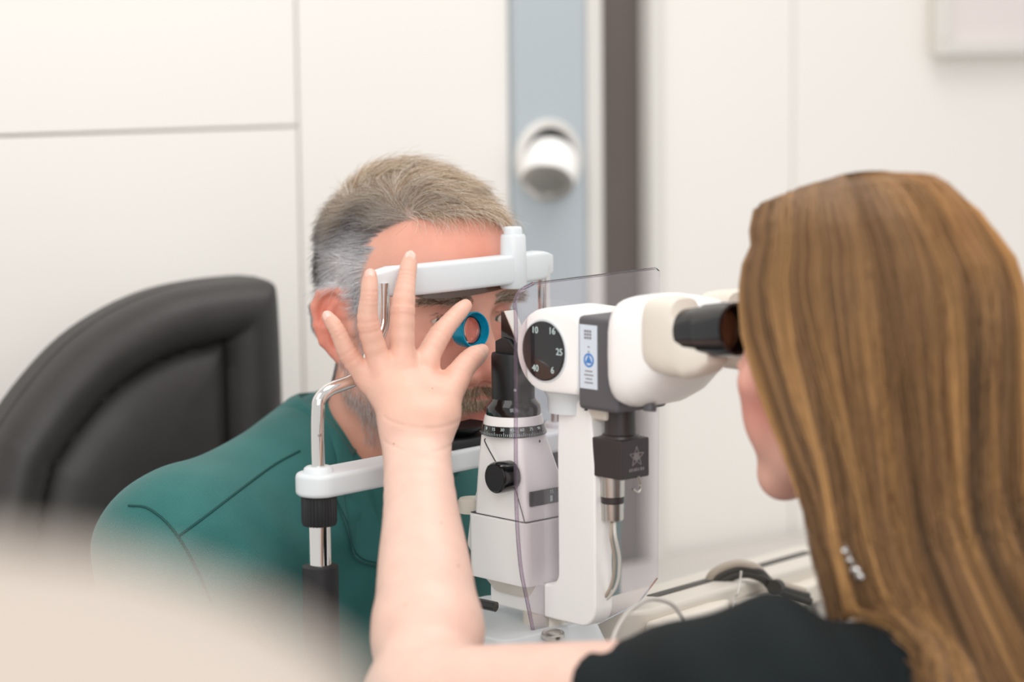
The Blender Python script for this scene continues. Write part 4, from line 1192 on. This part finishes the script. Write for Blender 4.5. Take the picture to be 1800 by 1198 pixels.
# ---- scrub top
def f_scrub(p):
    p = p.astype(np.float32)
    d = cap(p, EL + (SH-EL)*.52, SH, .043, .062)
    d = smin(d, cap(p, SH, NW + np.array([.0, -.01, -.045]), .060, .048), .04)
    d = smin(d, cap(p, NW + np.array([.0, -.01, -.045]), SHR + np.array([0, 0, -.02]), .050, .06), .04)
    d = smin(d, ell(p, NW + np.array([.02, -.02, -.27]), (.17, .12, .28), rot_z(FA)), .05)
    ax = nrm(SH-EL); 
    d = smax(d, -((p-(EL+(SH-EL)*.55).astype(np.float32)) @ ax.astype(np.float32)), .004)   # open sleeve end
    hd = NW + np.array([-.01, .012, .045])
    d = smax(d, -(ell(p, hd, (.062, .062, .075))), .01)
    a = p-SH.astype(np.float32)
    d = d + .0028*np.sin(a[:, 0]*70 + a[:, 2]*45 + 1.2*np.sin(a[:, 2]*30))
    d = d + .006*np.exp(-((a[:, 0]*.8+a[:, 2]*.45-.055)/.008)**2)
    return d
V3, Q3 = sdf_mesh(f_scrub, (.02, 1.26, .80), (.56, 1.84, 1.16), .004)
mesh_np('top', V3, Q3, M['scrub'], woman)

# ---- hair
def off_scrub(X, m):
    X = X.copy()
    low = np.where(X[:, 2] < WOH[2]-.09)[0]
    for it in range(4):
        dv, g_ = grad(f_scrub, X[low].astype(np.float32), .002)
        g_ = g_/np.maximum(np.linalg.norm(g_, axis=1, keepdims=True), 1e-6)
        X[low] += g_*np.clip(m-dv, 0, .03)[:, None]
    return X
def env(phi, z, sc):
    """hair envelope: radius of the hair at azimuth phi (0 = front, 90 deg = her left) and height z, local to the head"""
    zz = np.clip(z, -.34, .122)
    rx = np.interp(zz, [-.34, -.22, -.12, -.05, .02, .06, .09, .108, .118, .1225], [.104, .094, .086, .088, .0885, .0815, .062, .041, .022, .0])
    rb = np.interp(zz, [-.34, -.22, -.12, -.05, .02, .06, .09, .108, .118, .1225], [.205, .150, .120, .121, .125, .115, .089, .060, .034, .0])
    rf = np.interp(zz, [-.34, -.22, -.12, -.05, .02, .06, .09, .108, .118, .1225], [.05, .05, .065, .085, .100, .097, .076, .050, .028, .0])
    x = -np.sin(phi)*rx*sc
    y = np.where(np.cos(phi) > 0, np.cos(phi)*rf, np.cos(phi)*rb)*sc - .006
    return np.stack([x, y, z], -1)
def hair_paths(n, S, seed, sc_lo, sc_hi, shell=None):
    rg = np.random.default_rng(seed)
    u = rg.uniform(0, 1, n) if shell is None else shell
    if shell is None:                       # strands gather into locks
        lc = np.round(u*110)/110 + .004*vnoise(np.round(u*110)*1.0, 17, 256)
        ue = u*.35 + lc*.65; lock = vnoise(np.round(u*110)*1.0+.5, 19, 256)
    else: ue = u; lock = 0*u
    phi_e = np.radians(np.interp(ue, [0, .08, .2, .5, .8, .92, 1], [97, 105, 118, 180, 242, 255, 263]))            # where the lock hangs, her left -> back -> right
    phi_t = np.radians(np.interp(u, [0, .08, .2, .5, .8, .92, 1], [36, 78, 108, 180, 252, 282, 324]))            # where it passes the side of the skull
    sc = rg.uniform(sc_lo, sc_hi, n) if shell is None else np.full(n, sc_lo)
    if shell is None:
        sc = sc + .026*vnoise(u*31, 5) + .022*lock
        phi_e = phi_e + .05*vnoise(u*40+7, 8) + .05*lock + rg.normal(size=n)*.012; phi_t = phi_t + rg.normal(size=n)*.06
    zlen = np.interp(u, [0, .05, .10, .22, 1], [-.195, -.205, -.25, -.335, -.335])
    if shell is None: zlen = zlen + rg.uniform(-.01, .045, n)
    s = np.linspace(0, 1, S)[None]
    yr = np.interp(u, [0, .25, .5, .75, 1], [.056, .006, -.045, .006, .056])
    ztop = (.0390 + .086*np.sqrt(1-((yr+.01)/.098)**2))[:, None]
    zs = np.where(s < .42, ztop - (ztop-.03)*(1-np.cos(s/.42*math.pi/2)), 0)
    zs = np.where(s >= .42, .03 + (zlen[:, None]-.03)*((s-.42)/.58), zs)
    k = np.clip((.10-zs)/.26, 0, 1); k = k*k*(3-2*k)
    k2 = np.clip((.122-zs)/.05, 0, 1)
    phi = phi_t[:, None]*(1-k) + phi_e[:, None]*k
    X = env(phi, zs, sc[:, None])
    # roots lie along the parting, which runs from the brow to the crown
    X[..., 1] += (yr[:, None]*(1-k2)**1.5)
    X[..., 0] += -.012*(1-k2)
    X[..., 1] += -.0 + .06*np.clip(.03-zs, 0, 1) - .30*np.clip(-.14-zs, 0, 1)
    if shell is None:
        w = np.clip((.05-zs)/.3, 0, 1)
        X[..., 0] += w*.010*vnoise(u*33, 11)[:, None]*np.sin(s*5+u[:, None]*40)
        X[..., 1] += w*.010*vnoise(u*41, 12)[:, None]*np.sin(s*4+u[:, None]*60+1)
    return X, u, sc, zs
Xs, us, _, _ = hair_paths(121, 40, 1, .915, .915, shell=np.linspace(0, 1, 121))
n_, S_ = 121, 40
F = np.array([(i*S_+j, i*S_+j+1, (i+1)*S_+j+1, (i+1)*S_+j) for i in range(n_-1) for j in range(S_-1)])
Vs = off_scrub(to_world(Xs.reshape(-1, 3), WR*WS, WOH), .003)
base = np.array(lin((118, 84, 52)))
cs = np.tile(base, (len(Vs), 1))*(1+.25*vnoise(np.repeat(us, S_)*70, 31))[:, None]
hb = mesh_np('hair', Vs, F, M['hair'], woman, cs)
Xh, uh_, sc, zs = hair_paths(14000, 18, 3, .925, 1.02)
tone = vnoise(uh_*40, 41)*.4 + vnoise(np.round(uh_*110)*1.0+.5, 19, 256)*.75 + RNG.normal(size=len(uh_))*.30 - .20 + .36*np.clip((uh_-.33)*5, 0, 1)
pal = np.array([lin((78, 58, 42)), lin((120, 90, 62)), lin((168, 126, 82)), lin((222, 172, 110))])
tt = np.clip((tone+1)/2*3, 0, 2.999); i0 = tt.astype(int); fr = (tt-i0)[:, None]
ch = pal[i0]*(1-fr) + pal[i0+1]*fr
gold = np.clip((uh_-.30)*4, 0, 1)[:, None]
root = np.array([lin((122, 92, 64))])*(1-gold) + np.array([lin((186, 136, 84))])*gold
root = root*(1 + .18*RNG.normal(size=(len(uh_), 1)).clip(-1.5, 1.5))
wv_ = np.clip((zs-.0)/.08, 0, 1)[..., None]*.62
ch = ch[:, None, :]*(1-wv_) + root[:, None, :]*wv_
hs_ = strands('hair_strands', off_scrub(to_world(Xh.reshape(-1, 3), WR*WS, WOH), .006).reshape(Xh.shape), RNG.uniform(.0003, .00055, len(uh_)), ch, M['hair'], woman, taper=.5)
hs_['kind'] = 'stuff'
# earring showing through the hair
ea = J(1484, 968, 1.625); eb = J(1512, 1012, 1.625)
mb = MB()
for t, r in ((0, .0022), (.35, .0028), (.75, .0042), (1, .0036)):
    c = ea*(1-t)+eb*t; mb.lathe(c + np.array([0, 0, -r]), (0, 0, 1), [(0, .0003), (r*.5, r*.86), (r, r), (r*1.5, r*.86), (2*r, .0003)], 14)
mb.tube([ea + np.array([0, 0, .004]), eb], .0006, 6)
mb.build('earring', M['chrome'], woman)
# ------------------------------------------------------------------ swing arm with cables behind the woman's shoulder
a0 = P(1096, 1086, 2.06); a1 = P(1440, 985, 2.42)
ar = empty('equipment_stand', (*((a0+a1)/2)[:2], 0), 0, 'white jointed equipment stand with a dark groove and cables, beside her shoulder', 'equipment stand')
aro = np.array([*((a0+a1)/2)[:2], 0.])
q0, q1 = a0-aro, a1-aro
ax = nrm(q1-q0); sd = nrm(np.cross(np.array([0, 0, 1.]), ax)); upv = np.cross(ax, sd); Ln = np.linalg.norm(q1-q0)
M['stand_cream'] = mat('stand_cream_plastic', (214, 207, 197), .4)
def arm_bar(u0, u1, w, t0, t1, nm_, m, bevel):
    o = stadium(u0, u1, w)
    return MB().prism(o, q0 + upv*t0, ax, sd, upv, t1-t0).build(nm_, m, ar, bevel=bevel)
arm_bar(0, Ln, .032, -.018, .012, 'arm_body', M['stand_cream'], .005)
MB().box((-.001, -.001, -.001), (.001, .001, .001))
gv = MB(); gv.prism([(.05, -.006), (Ln-.03, -.006), (Ln-.03, .004), (.05, .004)], q0 + upv*.0118, ax, sd, upv, .0012); gv.build('groove', M['cable_dark'], ar)
MB().prism([(-.03, -.05), (.10, -.05), (.14, -.034), (.10, -.028), (-.02, -.03)], q0 - upv*.03, ax, sd, upv, .034).build('lower_cover', M['cream_plastic'], ar, bevel=.005)
for u in (.16, .23, .30):
    MB().prism(stadium(u, u+.055, .016), q0 + sd*-.034 - upv*.022, ax, sd, upv, .02).build('joint_cover', M['cream_plastic'], ar, bevel=.004)
MB().cyl((q1[0], q1[1], 0.02), q1-upv*.018, .022).build('support_post', M['steel'], ar)
MB().lathe((q1[0], q1[1], 0), (0, 0, 1), [(0, .16), (.015, .16), (.02, .05)], 30).build('floor_base', M['black'], ar)
for k, (dx, dy, m) in enumerate(((0, 0, 'cable_dark'), (-6, -8, 'beige_cable'), (4, 9, 'cable_dark'))):
    pts = spline([P(1248+dx, 1040+dy, 2.20)-aro, P(1262+dx, 1014+dy, 2.2)-aro, P(1300+dx, 999+dy, 2.2)-aro, P(1335+dx, 1006+dy, 2.2)-aro, P(1362+dx, 1030+dy, 2.22)-aro, P(1420+dx, 1048+dy, 2.24)-aro], 40)
    MB().tube(pts, .0042, 10).build('cable', M[m], ar)
for px, py in ((1256, 1036), (1364, 1032)):
    c = P(px, py, 2.2)-aro
    MB().lathe(c-ax*.004, ax, [(0, .0075), (.008, .0075)], 20).build('cable_clip', M['cable_dark'], ar)
# thin pale wire looping in front of it
w = MB().tube(spline([P(1072, 1142, 1.74), P(1085, 1105, 1.76), P(1108, 1072, 1.78), P(1142, 1053, 1.8), P(1178, 1060, 1.82), P(1196, 1080, 1.83), P(1206, 1100, 1.84), P(1225, 1160, 1.84), P(1240, 1260, 1.84)], 60), .0016, 10).build('wire', M['clear_cable'])
tag(w, 'thin pale wire looping up beside the black sleeve', 'cable')
w = MB().tube(spline([P(1303, 1003, 2.16), P(1301, 1020, 2.16), P(1297, 1042, 2.15), P(1290, 1060, 2.15), P(1285, 1160, 2.1), P(1285, 1320, 2.1)], 40), .0011, 8).build('wire', M['clear_cable'])
tag(w, 'short thin wire hanging over the white equipment stand', 'cable')
# ------------------------------------------------------------------ pale housing close to the lens, far out of focus
fd = .50
fo = [(-160, 930), (-60, 952), (120, 968), (250, 985), (340, 1015), (430, 1052), (520, 1096), (600, 1150), (650, 1205), (690, 1300), (700, 1420), (-160, 1420)]
fo = [P(a, b+(26 if a < 200 else 45), fd) for a, b in fo]
c = np.mean(fo, axis=0)
fh = empty('equipment_housing', (c[0], c[1], 0), 0, 'pale rounded equipment housing blurred in the lower left foreground', 'equipment')
rings = []
for t in np.linspace(0, 1, 6):
    sc = 1 - .5*(abs(t-.35)/.65)**2.5
    rings.append([(p-c)*np.array([sc, 1, sc]) + np.array([0, t*.05-.01, 0]) + np.array([0, 0, c[2]]) for p in fo])
MB().loft(rings).build('cover', M['housing'], fh)
MB().cyl((0, .015, .03), (0, .015, c[2]-.01), .02).build('stem', M['steel'], fh)
MB().lathe((0, .015, 0), (0, 0, 1), [(0, .16), (.02, .16), (.03, .05)], 30).build('base', M['black'], fh)
bpy.context.view_layer.update()
for root in (man, woman):
    inv = root.matrix_world.inverted()
    for ch in root.children: ch.matrix_parent_inverse = inv
bpy.context.view_layer.update()
